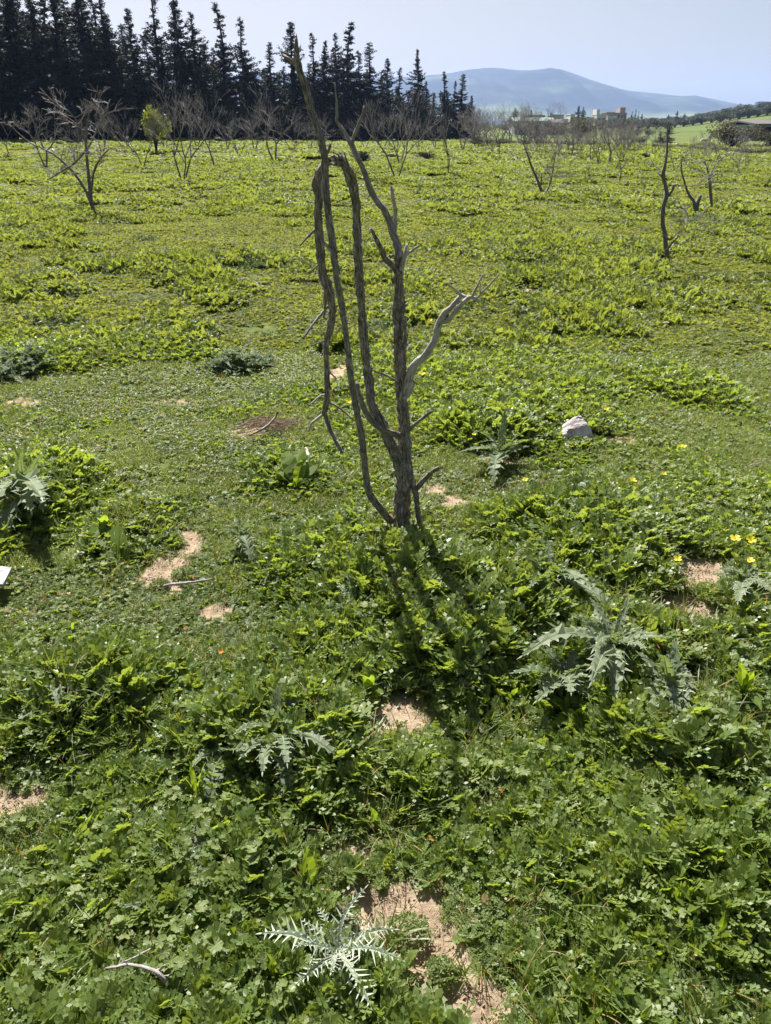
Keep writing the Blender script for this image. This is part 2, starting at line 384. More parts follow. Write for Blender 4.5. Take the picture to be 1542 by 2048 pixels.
# ------------------------------------------------------------------ the broken tree in front
def main_tree():
    base = G(805, 1078); Y0 = base.y
    root = empty('dead_tree', base, 'weathered grey-brown dead tree with a snapped stem hanging down, in the middle of the weeds', 'tree')
    ppm = lambda Y: F / (Y * math.cos(PITCH) + .55)         # rough pixels per metre at that depth
    def part(name, lst, m, label=None, flakes=0):
        mb = MB()
        for k, (pp, sides, rough, ridge, jag) in enumerate(lst):
            pts = []; rad = []
            for q in pp:
                Y = Y0 + (q[3] if len(q) > 3 else 0)
                p = P(q[0], q[1], Y); d = ray(q[0], q[1]); dep = Y / d.y
                pts.append(p - base); rad.append(q[2] * .46 * dep / F)
            res = tube(mb, pts, rad, sides, .011 if sides > 8 else .016, rough, k + len(name) * 3, ridge, jag, .0012)
            for _ in range(int(flakes * len(res) / 60) if len(res) > 6 else 0):
                i = random.randrange(2, len(res) - 3); t = (res[i + 1] - res[i]).normalized()
                rr = rad[0] * .55 + rad[-1] * .45
                nd = Vector((random.uniform(-1, 1), random.uniform(-1, .3), 0)); nd = (nd - t * nd.dot(t)).normalized(); sd = t.cross(nd)
                L = random.uniform(.012, .05); wd = random.uniform(.002, .006); lift = random.uniform(.002, .012)
                c = res[i] + nd * rr * .9
                vs = [c - sd * wd, c + sd * wd, c + t * L * .6 + sd * wd * .9 + nd * lift * .5, c + t * L * .6 - sd * wd * .9 + nd * lift * .5, c + t * L + nd * lift + sd * wd * .2,
                      c - sd * wd + nd * .003, c + sd * wd + nd * .003]
                mb.add(vs, [(0, 1, 2, 3), (3, 2, 4)], .5, 0, [(v.x * 6, v.y * 6, v.z * 6) for v in vs])
        o = link(name, mb.mesh(name, m, True), root)
        if label: o['label'] = label
        return o
    T = lambda *p: list(p)
    part('trunk', [
        (T((803,1112,44),(803,1090,42),(804,1068,38),(803,1030,33),(804,990,31),(808,934,30),(809,871,26),(806,809,21),(801,778,19),(798,716,19),(797,653,20),(797,591,22),(797,538,19),(797,500,16)), 22, .26, .13, 0),
        (T((786,1088,14,-.02),(796,1040,14,-.02),(799,1000,12,-.01),(800,960,10,0)), 10, .2, .1, 0),
        (T((806,812,10,-.03),(809,716,9,-.035),(810,660,8,-.03),(806,622,8,-.02),(815,606,5,0)), 10, .15, .05, .004),
    ], M_bark, flakes=34)
    part('stem', [(T((806,1082,18,.03),(786,1052,18,.01),(758,1014,16,-.05),(739,988,15,-.08),(731,946,14,-.1),(724,871,14,-.12),(714,825,14,-.12),(703,762,14,-.12),(696,700,13,-.12),(685,622,14,-.12),
        (674,560,14,-.12),(664,476,15,-.1),(655,414,15,-.1),(650,351,15,-.08),(649,314,17,-.08),(640,273,15,-.08),(624,224,15,-.06),(610,174,15,-.05),(598,136,16,-.05),(593,105,11,-.05),(592,80,6,-.05)), 14, .13, .09, .02),
        (T((600,140,11,-.05),(586,124,9,-.05),(570,113,7,-.05)), 8, .2, .05, .01),
        (T((650,312,9,-.08),(657,300,7,-.09),(661,287,5,-.1)), 8, .2, .05, .008)], M_bark, flakes=14)
    part('snapped_stem', [(T((806,985,22,-.02),(798,934,22,-.03),(778,881,21,-.04),(758,840,20,-.03),(742,803,19,-.02),(736,747,19,0),(730,685,18,0),(724,622,18,0),(718,560,18,0),(716,507,17,0),(713,445,18,0),(711,398,19,0),(704,362,21,0),(697,344,21,-.01),(688,328,18,-.01),(680,318,13,-.02),(671,316,7,-.02)), 16, .28, .13, .03),
        (T((714,400,5,-.02),(711,370,5,-.03),(704,338,3,-.03)), 6, .2, 0, .01),
        (T((680,330,8,-.02),(668,312,5,-.03),(658,318,3,-.04)), 6, .2, 0, .01),
        (T((694,340,9,-.02),(678,326,8,-.03),(662,320,6,-.03),(646,332,6,-.02)), 8, .3, .1, .01), (T((690,330,7,0),(672,329,6,-.01),(655,330,4,-.02),(643,350,3,-.02)), 7, .3, .1, .01),
        (T((684,322,6,-.02),(676,310,4,-.03),(662,303,2,-.03)), 6, .2, 0, .01), (T((698,345,6,-.03),(694,322,4,-.04),(688,306,2,-.04)), 6, .2, 0, .01),
        (T((714,420,6,-.03),(716,400,5,-.04),(713,384,2,-.05)), 6, .2, 0, .01)], M_bark, flakes=60)
    part('hanging_stem', [(T((650,322,5,-.03),(646,330,12,-.02),(639,345,16,-.02),(634,370,19,-.02),(636,414,18,-.02),(638,476,18,-.02),(645,538,20,-.02),(655,572,20,-.02),(663,600,16,-.02),(665,622,15,-.02),(660,656,15,-.02),(652,700,12,-.02),(654,747,12,-.02),(654,793,12,-.02),(648,828,11,-.02)), 14, .24, .12, 0),
        (T((648,824,9,-.02),(660,859,9,-.03),(673,884,9,-.05),(683,905,6,-.06)), 8, .15, .06, .01),
        (T((652,575,8,-.05),(651,605,7,-.05),(648,632,4,-.05)), 8, .1, .05, .01)], M_bark, flakes=22)
    part('twig', [(T((634,455,5,-.02),(617,472,5,-.05),(600,491,3,-.08)), 6, .1, 0, .004)], M_bark)
    part('twig', [(T((656,612,6,-.02),(646,624,6,-.03),(625,650,5,-.06),(606,677,4,-.09)), 6, .1, 0, .004)], M_greyd)
    part('twig', [(T((637,528,4,-.02),(628,538,4,-.05),(615,546,2,-.05)), 6, .1, 0, .004)], M_bark)
    part('twig', [(T((654,680,4,-.02),(640,685,4,-.03),(622,691,2,-.05)), 6, .1, 0, .004)], M_bark)
    part('twig', [(T((656,742,4,-.02),(664,748,4,-.03),(672,757,2,-.05)), 6, .1, 0, .004)], M_bark)
    part('twig', [(T((653,792,6,-.02),(643,791,5,-.03),(618,811,3,-.06)), 6, .1, 0, .004)], M_grey)
    part('twig', [(T((654,800,6,-.02),(663,807,5,-.03),(682,818,5,-.04),(705,838,3,-.05)), 6, .1, 0, .004)], M_bark)
    part('twig', [(T((648,826,6,-.02),(634,838,6,-.03),(622,848,5,-.04),(618,863,3,-.04)), 6, .1, 0, .004)], M_grey)
    part('twig', [(T((646,484,7,-.03),(656,494,7,-.10),(666,508,7,-.15),(674,528,6,-.16),(680,548,3,-.16)), 8, .1, .05, .004)], M_greyd)
    part('side_stem', [(T((806,874,14,-.02),(790,868,14,-.04),(764,858,13,-.06),(742,840,13,-.07),(726,811,13,-.07),(718,790,11,-.07),(714,768,8,-.07)), 12, .15, .08, .012)], M_bark, flakes=20)
    part('branch', [(T((797,535,17,0),(797,508,18,.0),(794,488,18,.01),(786,468,16,.01),(778,440,15,.02),(767,417,14,.02),(749,395,13,.02),(738,370,13,.02),(727,339,12,.02),(714,314,12,.02),(702,286,11,.02),(686,261,8,.02),(674,242,7,.02),(674,214,5,.02),(669,165,3,.02)), 12, .12, .07, 0),
        (T((703,288,8,.02),(714,256,8,0),(727,226,6,-.02),(727,216,4,-.02)), 8, .12, .04, .01)], M_greyd, 'dark silvered branch leaning up to the left')
    part('branch', [(T((798,500,8,.03),(790,470,9,.03),(791,426,9,.03),(786,398,8,.03),(784,378,7,.03)), 10, .12, .06, .012)], M_grey, 'short pale bleached upright branch')
    part('stub', [(T((800,556,14,-.01),(786,533,15,-.02),(770,518,14,-.03),(758,491,11,-.04),(744,460,8,-.05)), 10, .16, .1, .012)], M_bark, flakes=30)
    part('stub', [(T((803,540,11,-.02),(808,518,10,-.03),(814,490,5,-.03)), 8, .12, .04, .006), (T((809,512,7,-.03),(823,502,6,-.05),(839,491,5,-.07)), 8, .1, .04, .003)], M_grey)
    part('branch', [(T((806,800,17,-.02),(814,770,20,-.03),(828,733,18,-.04),(850,712,17,-.05),(869,681,16,-.05),(876,653,16,-.05),(888,628,13,-.05),(904,612,11,-.05),(922,591,9,-.05)), 14, .12, .07, 0),
        (T((886,644,10,-.05),(897,640,10,-.06),(908,627,10,-.07),(925,606,10,-.07),(942,594,9,-.07),(958,603,7,-.07)), 10, .14, .05, .005),
        (T((808,796,8,-.06),(818,792,6,-.08),(829,766,6,-.08)), 8, .1, 0, .004),
        (T((923,592,6,-.05),(908,577,5,-.07),(892,566,3,-.08)), 6, .1, 0, .003),
        (T((922,589,8,-.05),(932,594,8,-.06),(943,594,7,-.07),(953,576,5,-.09),(965,550,4,-.1)), 6, .1, 0, .003),
        (T((950,600,6,-.07),(963,586,5,-.08),(979,569,5,-.1),(999,547,3,-.12)), 6, .1, 0, .003),
        (T((961,590,4,-.08),(960,577,3,-.08),(961,563,2,-.08)), 6, .1, 0, .003)], M_grey, 'silver bleached branch forking into thin prongs on the right')
    part('twig', [(T((800,770,6,-.04),(788,759,5,-.06),(768,749,5,-.08),(745,741,3,-.1)), 6, .1, 0, .003)], M_bark)
    part('twig', [(T((814,863,9,-.02),(826,852,8,-.04),(840,840,7,-.06),(862,823,7,-.08)), 8, .1, .05, .006)], M_bark)
    part('twig', [(T((803,850,7,-.06),(809,830,6,-.08),(815,818,4,-.08)), 6, .1, .05, .006)], M_bark)
    part('twig', [(T((806,700,4,-.03),(815,690,3,-.04),(822,680,2,-.04)), 6, .1, .05, .004)], M_bark)
    part('sucker_stem', [(T((816,900,12,.02),(820,940,12,.02),(826,970,13,.01),(831,985,14,0),(834,1011,12,0),(838,1040,12,0),(840,1064,11,0)), 10, .16, .1, 0),
        (T((829,982,12,0),(842,966,11,-.01),(856,951,10,-.02),(867,941,9,-.03),(878,935,8,-.03)), 10, .16, .1, .008)], M_bark, flakes=20)
    part('root', [(T((800,1072,20,-.01),(822,1068,14,-.04),(842,1068,9,-.06)), 8, .2, .1, .01), (T((804,1078,18,0),(784,1088,12,-.04),(770,1100,8,-.05)), 8, .2, .1, .01),
        (T((806,1078,18,-.02),(820,1092,12,-.07),(838,1102,7,-.1)), 8, .2, .1, .01)], M_bark)
main_tree()

# ------------------------------------------------------------------ leaf shapes
def basis(d):
    d = d.normalized(); s = d.cross(Vector((0, 0, 1)))
    if s.length < 1e-3: s = Vector((1, 0, 0))
    s.normalize(); return d, s, s.cross(d)
def pinnate(mb, rng, base, az, L, el, pairs=6, lw=.30, tt=None, droop=1.0, narrow=.42):
    t = rng.random() if tt is None else tt
    d0 = Vector((math.cos(az) * math.cos(el), math.sin(az) * math.cos(el), math.sin(el)))
    p = Vector(base); d = d0.copy(); st = L / pairs; roll = rng.uniform(-.5, .5)
    vs = []; fs = []
    for i in range(pairs):
        d = (d + Vector((0, 0, -.13 * droop))).normalized(); q = p + d * st
        _, s, u = basis(d); s2 = s * math.cos(roll) + u * math.sin(roll); u2 = s2.cross(d)
        n = len(vs); w = L * .012
        vs += [p - s2 * w, p + s2 * w, q + s2 * w, q - s2 * w]; fs.append((n, n + 1, n + 2, n + 3))
        if i >= 1:
            l = L * lw * math.sin(math.pi * (.22 + .72 * i / pairs)) * rng.uniform(.8, 1.15)
            for sg in (-1, 1):
                o = (s2 * sg * .86 + d * .5 + u2 * rng.uniform(.05, .35)).normalized()
                c = o.cross(u2).normalized() * l * narrow; m = p + o * l * .5; n = len(vs)
                f = u2 * l * rng.uniform(-.02, .1)
                vs += [p, m + c + f, p + o * l * .85 + c * .45 , p + o * l, p + o * l * .85 - c * .45, m - c + f]
                fs += [(n, n + 1, n + 2, n + 3), (n, n + 3, n + 4, n + 5)]
        p = q
    n = len(vs); l = L * .2; _, s, u = basis(d)
    vs += [p, p + d * l * .5 + s * l * .35, p + d * l, p + d * l * .5 - s * l * .35]; fs.append((n, n + 1, n + 2, n + 3))
    mb.add(vs, fs, t)
def rnd_leaf(mb, rng, base, az, R_, h, t=None, lobes=6):
    t = rng.random() if t is None else t
    c = Vector(base) + Vector((math.cos(az) * R_ * rng.uniform(.4, 1.2), math.sin(az) * R_ * rng.uniform(.4, 1.2), h))
    nrm = Vector((math.cos(az) * .5 + rng.uniform(-.35, .35), math.sin(az) * .5 + rng.uniform(-.35, .35), 1)).normalized()
    x = nrm.cross(Vector((math.sin(az), -math.cos(az), .1))).normalized(); y = nrm.cross(x)
    n = 22; vs = [c]; k = [.55]
    ring = []
    for j in range(n):
        th = -2.75 + 5.5 * j / (n - 1)
        for q in (.55, 1.0):
            rr = R_ * q * (1 + (.09 * math.cos(lobes * th * 1.05) + .05 * math.cos(th * 13) if q == 1 else 0))
            z = .16 * R_ * q * q + (.028 * R_ * q) * (1 if j % 2 else -1) + .1 * R_ * q * math.sin(th * 2 + t * 9)
            vs.append(c + x * math.cos(th) * rr + y * math.sin(th) * rr + nrm * z); k.append(.35 if (j % 4 == 0 and q < .9) else 0)
    fs = []
    for j in range(n - 1):
        a = 1 + 2 * j; fs += [(0, a, a + 2), (a, a + 1, a + 3, a + 2)]
    mb.add(vs, fs, t, k)
    b = Vector(base); w = R_ * .05; n_ = len(mb.v)
    mb.add([b - x * w, b + x * w, c + x * w * .6, c - x * w * .6], [(0, 1, 2, 3)], .5, .2)
def broad(mb, rng, base, az, L, wd, el, t=None, droop=1.0, wave=.06, seg=7, vein=.5):
    t = rng.random() * .9 if t is None else t
    d = Vector((math.cos(az) * math.cos(el), math.sin(az) * math.cos(el), math.sin(el))); p = Vector(base); roll = rng.uniform(-.5, .5)
    vs = []; k = []; fs = []
    for i in range(seg + 1):
        q = i / seg; _, s, u = basis(d); s2 = s * math.cos(roll) + u * math.sin(roll); u2 = s2.cross(d)
        w = wd * (max(0.03, math.sin(math.pi * min(1, (q - .12) / .88 * .93 + .06)) ** .8) if q > .15 else .06)
        wv = wave * L * math.sin(i * 2.6 + t * 9)
        vs += [p - s2 * w + u2 * (w * .35 + wv), p, p + s2 * w + u2 * (w * .35 - wv)]; k += [0, vein, 0]
        if i < seg:
            n = 3 * i; fs += [(n, n + 1, n + 4, n + 3), (n + 1, n + 2, n + 5, n + 4)]
        d = (d + Vector((0, 0, -.16 * droop))).normalized(); p = p + d * (L / seg)
    mb.add(vs, fs, t, k)
def blade(mb, rng, base, az, L, w, el, t=None, droop=1.0, seg=5):
    t = rng.random() if t is None else t
    d = Vector((math.cos(az) * math.cos(el), math.sin(az) * math.cos(el), math.sin(el))); p = Vector(base); vs = []
    _, s, u = basis(d)
    for i in range(seg + 1):
        ww = w * (1 - (i / seg) ** 2 * .95); vs += [p - s * ww, p + s * ww]
        d = (d + Vector((0, 0, -.22 * droop))).normalized(); p = p + d * (L / seg)
    mb.add(vs, [(2 * i, 2 * i + 1, 2 * i + 3, 2 * i + 2) for i in range(seg)], t)
def thistle_leaf(mb, rng, base, az, L, wd, el, pairs=7, spine=.6, t=None, droop=.8, body=.35, edge=.75, roll=None):
    """lobed leaf with pale midrib; spine: how much the lobes are spines"""
    t = rng.random() if t is None else t
    d = Vector((math.cos(az) * math.cos(el), math.sin(az) * math.cos(el), math.sin(el))); p = Vector(base)
    roll = rng.uniform(-.35, .35) if roll is None else roll; st = L / pairs
    vs = []; k = []; fs = []
    for i in range(pairs):
        q = (i + .5) / pairs; d = (d + Vector((0, 0, -.12 * droop))).normalized(); e = p + d * st
        _, s, u = basis(d); s2 = s * math.cos(roll) + u * math.sin(roll); u2 = s2.cross(d)
        w = wd * math.sin(math.pi * (.16 + .8 * q)) ** .8 * rng.uniform(.7, 1.15); d = (d + s2 * rng.gauss(0, .06) + u2 * rng.gauss(0, .07)).normalized()
        rib = L * .012 * (1.2 - q)
        for sg in (-1, 1):
            n = len(vs); bw = w * body
            tipd = (s2 * sg + d * rng.uniform(.2, .7) + u2 * rng.uniform(-.35, .75)).normalized()
            tip = p + d * st * .5 + tipd * w
            sk = .3 if spine > 1.5 else 1.0
            sp2 = p + d * st * .1 + (s2 * sg * .9 - d * .15 + u2 * .35) * w * .62 * sk
            sp3 = p + d * st * .9 + (s2 * sg * .7 + d * .5 - u2 * .1) * w * .66 * sk
            vs += [p, p + s2 * sg * bw + u2 * bw * rng.uniform(-.2, .8), sp2, p + d * st * .3 + s2 * sg * w * (.66 - .3 * spine) + u2 * w * .1, tip,
                   p + d * st * .7 + s2 * sg * w * (.66 - .3 * spine) + u2 * w * .1, sp3, e + s2 * sg * bw + u2 * bw * .25, e,
                   p + s2 * sg * rib + u2 * .0015, e + s2 * sg * rib + u2 * .0015]
            k += [.15, edge * .12, .9, edge * .2, 1, edge * .2, .9, edge * .12, .15, 1, 1]
            fs += [(n, n + 1, n + 3, n + 5, n + 7, n + 8), (n + 1, n + 2, n + 3), (n + 3, n + 4, n + 5), (n + 5, n + 6, n + 7), (n, n + 9, n + 10, n + 8)]
        p = e
    n = len(vs); _, s, u = basis(d); l = wd * .42
    vs += [p, p + d * l * .3 + s * l * .12, p + d * l, p + d * l * .3 - s * l * .12]; k += [.3, .3, .8, .3]; fs.append((n, n + 1, n + 2, n + 3))
    mb.add(vs, fs, t, k)

# clump templates ------------------------------------------------------------
def clump_pinnate(seed, n=8, L=(.045, .085)):
    rng = random.Random(seed); mb = MB()
    for i in range(n):
        pinnate(mb, rng, (rng.uniform(-.012, .012), rng.uniform(-.012, .012), 0), 6.28 * i / n + rng.uniform(-.4, .4), rng.uniform(*L), rng.uniform(.22, 1.3), rng.choice((5, 6, 6)), rng.uniform(.27, .38), None, rng.uniform(.6, 1.8), rng.uniform(.36, .5))
    return mb
def clump_low(seed, n=26):
    rng = random.Random(seed); mb = MB()
    for i in range(n):
        a = rng.uniform(0, 6.28); r = rng.uniform(0, .035)
        if rng.random() < .5: pinnate(mb, rng, (math.cos(a) * r, math.sin(a) * r, rng.uniform(0, .012)), rng.uniform(0, 6.28), rng.uniform(.02, .035), rng.uniform(.2, 1.0), 4, .34, None, 1, .45)
        else: broad(mb, rng, (math.cos(a) * r, math.sin(a) * r, 0), rng.uniform(0, 6.28), rng.uniform(.014, .03), .005, rng.uniform(.2, 1.1), None, 1, .0, 3, 0)
    return mb
def clump_feather(seed, n=60):
    rng = random.Random(seed); mb = MB()
    for i in range(n):
        a = rng.uniform(0, 6.28); r = .04 * math.sqrt(rng.random())
        blade(mb, rng, (math.cos(a) * r, math.sin(a) * r, rng.uniform(0, .02)), rng.uniform(0, 6.28), rng.uniform(.012, .028), .0013, rng.uniform(.3, 1.4), None, .5, 2)
    return mb
def clump_mallow(seed):
    rng = random.Random(seed); mb = MB()
    for i in range(rng.choice((4, 5, 6))):
        rnd_leaf(mb, rng, (rng.uniform(-.01, .01), rng.uniform(-.01, .01), 0), 6.28 * i / 5 + rng.uniform(-.5, .5), rng.uniform(.009, .019), rng.uniform(.012, .05))
    return mb
def clump_broad(seed):
    rng = random.Random(seed); mb = MB()
    for i in range(rng.choice((5, 6, 7))):
        broad(mb, rng, (0, 0, 0), 6.28 * i / 6 + rng.uniform(-.5, .5), rng.uniform(.05, .11), rng.uniform(.010, .018), rng.uniform(.5, 1.3), None, rng.uniform(.5, 1.6), .03, 6)
    return mb
def clump_grass(seed):
    rng = random.Random(seed); mb = MB()
    for i in range(rng.choice((8, 11, 14))):
        blade(mb, rng, (rng.uniform(-.012, .012), rng.uniform(-.012, .012), 0), rng.uniform(0, 6.28), rng.uniform(.05, .13), rng.uniform(.0011, .0022), rng.uniform(.8, 1.45), None, rng.uniform(.4, 1.3), 5)
    return mb
def clump_thistle(seed):
    rng = random.Random(seed); mb = MB()
    for i in range(rng.choice((5, 6, 7))):
        thistle_leaf(mb, rng, (0, 0, 0), 6.28 * i / 6 + rng.uniform(-.4, .4), rng.uniform(.06, .12), rng.uniform(.018, .03), rng.uniform(.25, .9), 6, .5, None, rng.uniform(.5, 1.2), .4, .8)
    return mb
PIN = [clump_pinnate(i) for i in range(7)]; LOW = [clump_low(20 + i) for i in range(5)]; FEA = [clump_feather(40 + i) for i in range(4)]
MAL = [clump_mallow(60 + i) for i in range(6)]; BRO = [clump_broad(80 + i) for i in range(5)]; GRA = [clump_grass(100 + i) for i in range(4)]; THI = [clump_thistle(120 + i) for i in range(4)]

def scatter(name, meshes, X, Y, Z, rot, scl, idx, label, cat):
    """one 'stuff' object: points carrying leaf clumps"""
    col = bpy.data.collections.new(name + '_kinds')
    for i, me in enumerate(meshes):
        o = bpy.data.objects.new('%s_kind.%03d' % (name, i), me); col.objects.link(o)
    n = len(X)
    me = bpy.data.meshes.new(name); me.from_pydata(np.stack([X, Y, Z], -1).tolist(), [], [])
    a = me.attributes.new('rot', 'FLOAT_VECTOR', 'POINT'); a.data.foreach_set('vector', np.asarray(rot, 'f').ravel())
    a = me.attributes.new('scl', 'FLOAT_VECTOR', 'POINT'); a.data.foreach_set('vector', np.asarray(scl, 'f').ravel())
    a = me.attributes.new('idx', 'INT', 'POINT'); a.data.foreach_set('value', np.asarray(idx, 'i'))
    o = link(name, me)
    g = bpy.data.node_groups.new(name + '_scatter', 'GeometryNodeTree')
    g.interface.new_socket('Geometry', in_out='INPUT', socket_type='NodeSocketGeometry')
    g.interface.new_socket('Geometry', in_out='OUTPUT', socket_type='NodeSocketGeometry')
    gi = g.nodes.new('NodeGroupInput'); go = g.nodes.new('NodeGroupOutput')
    ci = g.nodes.new('GeometryNodeCollectionInfo'); ci.inputs['Collection'].default_value = col
    ci.inputs['Separate Children'].default_value = True; ci.inputs['Reset Children'].default_value = True
    ip = g.nodes.new('GeometryNodeInstanceOnPoints'); ip.inputs['Pick Instance'].default_value = True
    def na(nm, ty):
        x = g.nodes.new('GeometryNodeInputNamedAttribute'); x.data_type = ty; x.inputs[0].default_value = nm; return x.outputs[0]
    g.links.new(gi.outputs[0], ip.inputs['Points']); g.links.new(ci.outputs[0], ip.inputs['Instance'])
    g.links.new(na('idx', 'INT'), ip.inputs['Instance Index'])
    er = g.nodes.new('FunctionNodeEulerToRotation'); g.links.new(na('rot', 'FLOAT_VECTOR'), er.inputs[0]); g.links.new(er.outputs[0], ip.inputs['Rotation'])
    g.links.new(na('scl', 'FLOAT_VECTOR'), ip.inputs['Scale'])
    g.links.new(ip.outputs[0], go.inputs[0])
    md = o.modifiers.new('scatter', 'NODES'); md.node_group = g
    return tag(o, label, cat, kind='stuff')

# ---- near ground: clump by clump
KEEP = []      # (x, y, r) rings kept free for the larger single plants
for (px, py, r) in ((665,1925,.10),(815,1868,.05),(905,1950,.045),(1155,880,.09),(18,1178,.06),(800,1075,.05),(560,1500,.07),(450,1520,.06),(1130,1400,.07),(1230,1330,.08),(1320,1395,.07),
                    (70,990,.07),(600,945,.10),(395,1590,.05),(530,860,.12)):
    c = G(px, py); KEEP.append((c.x, c.y, r))
def near_points(y0, y1, sp, m0, m1):
    ys = np.arange(y0, y1, sp); xs = np.arange(-m0 - m1 * y1, m0 + m1 * y1, sp)
    X, Y = np.meshgrid(xs, ys); X = X.ravel() + RNG.uniform(-.5, .5, X.size) * sp; Y = Y.ravel() + RNG.uniform(-.5, .5, Y.size) * sp
    k = np.abs(X) < m0 + m1 * np.maximum(Y, 0); return X[k], Y[k]
def make_near():
    X, Y = near_points(-.2, 6.6, .0262, .9, .62)
    sm = soilmask(X, Y); lu = lush(X, Y)
    hole = fbm(X * 6, Y * 6, 77, 2)
    k = (sm + (RNG.random(X.size) - .5) * .42 < .42) & ((hole > .24) | (RNG.random(X.size) < .4))
    for cx, cy, r in KEEP: k &= ((X - cx) ** 2 + (Y - cy) ** 2 > (r * .75) ** 2) | (RNG.random(X.size) < .12)
    X, Y, sm, lu = X[k], Y[k], sm[k], lu[k]
    # species
    n1 = fbm(X * 1.7, Y * 1.7, 51, 3); n2 = fbm(X * 2.3, Y * 2.3, 61, 3); n3 = fbm(X * 2.9 + 3, Y * 2.9, 71, 2); r = RNG.random(X.size)
    sp = np.zeros(X.size, int)                                         # 0 pinnate
    lowz = (lu < .22) & (r < .75) | (lu < .5) & (r < .25)
    sp[lowz] = 1
    sp[(lu < .45) & (n3 > .55) & (r < .75)] = 2                         # feathery
    bl = np.exp(-(((X + .45) / .45) ** 2 + ((Y - 1.05) / .35) ** 2)) + .8 * np.exp(-(((X - .75) / .35) ** 2 + ((Y - 1.3) / .3) ** 2)) + .8 * np.exp(-(((X + 1.0) / .3) ** 2 + ((Y - 2.3) / .4) ** 2))
    sp[(n1 + .13 * bl > .63) & (r < .27) | (r > .978)] = 3               # mallow
    sp[(n2 > .64) & (r < .22) | (r < .02)] = 4                          # broad
    sp[(n3 < .34) & (r > .55) & (r < .75) | (r > .03) & (r < .05)] = 5   # grass
    sp[(n2 < .30) & (r > .88) & (r < .92)] = 6
    edge = (sm > .14); sp[edge & (r < .45)] = 1; sp[edge & (r > .45) & (r < .7)] = 2; sp[edge & (r > .9)] = 5
    Z = height(X, Y) - .004
    out = [('weed_foliage', PIN, M_weed, 'toothed yellow-green weed leaves carpeting the foreground', 'weeds'),
           ('low_weeds', LOW, M_low, 'short small-leaved weeds around the bare soil', 'weeds'),
           ('feathery_weeds', FEA, M_low, 'fine feathery mat weeds low on the ground', 'weeds'),
           ('mallow_foliage', MAL, M_mallow, 'round pale lobed mallow leaves among the weeds', 'mallow'),
           ('broad_leaf_weeds', BRO, M_broad, 'smooth broad pointed leaves among the weeds', 'weeds'),
           ('grass_tufts', GRA, M_grass, 'thin grass blades sticking out of the weeds', 'grass'),
           ('small_thistles', THI, M_thistle, 'small grey-green thistle rosettes among the weeds', 'thistles')]
    for i, (nm, mbs, m, lab, cat) in enumerate(out):
        q = sp == i; c = q.sum()
        if c == 0: continue
        ms = [mb.mesh(nm, m) for mb in mbs]
        rot = np.stack([RNG.normal(0, .16, c), RNG.normal(0, .16, c), RNG.uniform(0, 6.28, c)], -1)
        base = {0: .39, 1: .78, 2: .85, 3: .66, 4: .38, 5: .7, 6: .5}[i]; gain = {0: .66, 1: .3, 2: .3, 3: .35, 4: .30, 5: .4, 6: .4}[i]
        s = (base + gain * lu[q]) * RNG.uniform(.78, 1.22, c) * (1 - .35 * np.clip(sm[q] * 2, 0, 1))
        lift = np.where(lu[q] > .4, (lu[q] - .4) * .10, 0) * RNG.uniform(0, 1, c)
        scatter(nm, ms, X[q], Y[q], Z[q] + lift, rot, np.stack([s, s, s * (.85 + .35 * np.clip(lu[q], 0, 1))], -1), RNG.integers(0, len(ms), c), lab, cat)
make_near()

def make_litter():
    X, Y = near_points(-.2, 5.5, .016, .9, .62); sm = soilmask(X, Y); k = (sm > .30) & (RNG.random(X.size) < .30); X, Y = X[k], Y[k]; c = X.size
    ms = []
    for q in range(4):
        rng = random.Random(600 + q); mb = MB()
        for i in range(5): blade(mb, rng, (rng.uniform(-.02, .02), rng.uniform(-.02, .02), .002), rng.uniform(0, 6.28), rng.uniform(.01, .035), rng.uniform(.0006, .0012), rng.uniform(-.02, .25), rng.uniform(0, 1), .1, 3)
        for i in range(3):
            x, y, r = rng.uniform(-.02, .02), rng.uniform(-.02, .02), rng.uniform(.0015, .005)
            mb.add([(x - r, y, 0), (x, y - r, 0), (x + r, y, 0), (x, y + r, 0), (x + r * .2, y, r * 1.1)], [(0, 1, 4), (1, 2, 4), (2, 3, 4), (3, 0, 4)], rng.uniform(.4, 1))
        ms.append(mb.mesh('soil_litter', M_litter))
    rot = np.stack([RNG.normal(0, .1, c), RNG.normal(0, .1, c), RNG.uniform(0, 6.28, c)], -1); s = RNG.uniform(.7, 1.3, c)
    scatter('soil_litter', ms, X, Y, height(X, Y) - .012, rot, np.stack([s, s, s], -1), RNG.integers(0, 4, c), 'dry straw bits and clods lying on the bare soil', 'litter')
    k = (soilmask(X, Y) < .75) & (RNG.random(X.size) < .22); X, Y = X[k], Y[k]; c = X.size; s = RNG.uniform(.3, .65, c)
    scatter('soil_seedlings', [m.mesh('seedling', M_low) for m in FEA[:2] + LOW[:2]], X, Y, height(X, Y) - .012, np.stack([s * 0, s * 0, RNG.uniform(0, 6.28, c)], -1), np.stack([s, s, s], -1), RNG.integers(0, 4, c), 'tiny seedlings creeping over the edges of the bare soil', 'seedlings')
M_litter = leafmat('dry_straw', (.16, .10, .06), (.48, .38, .26), (.2, .15, .08), trf=.1, zone=False, rough=.8, spec=.2)
make_litter()

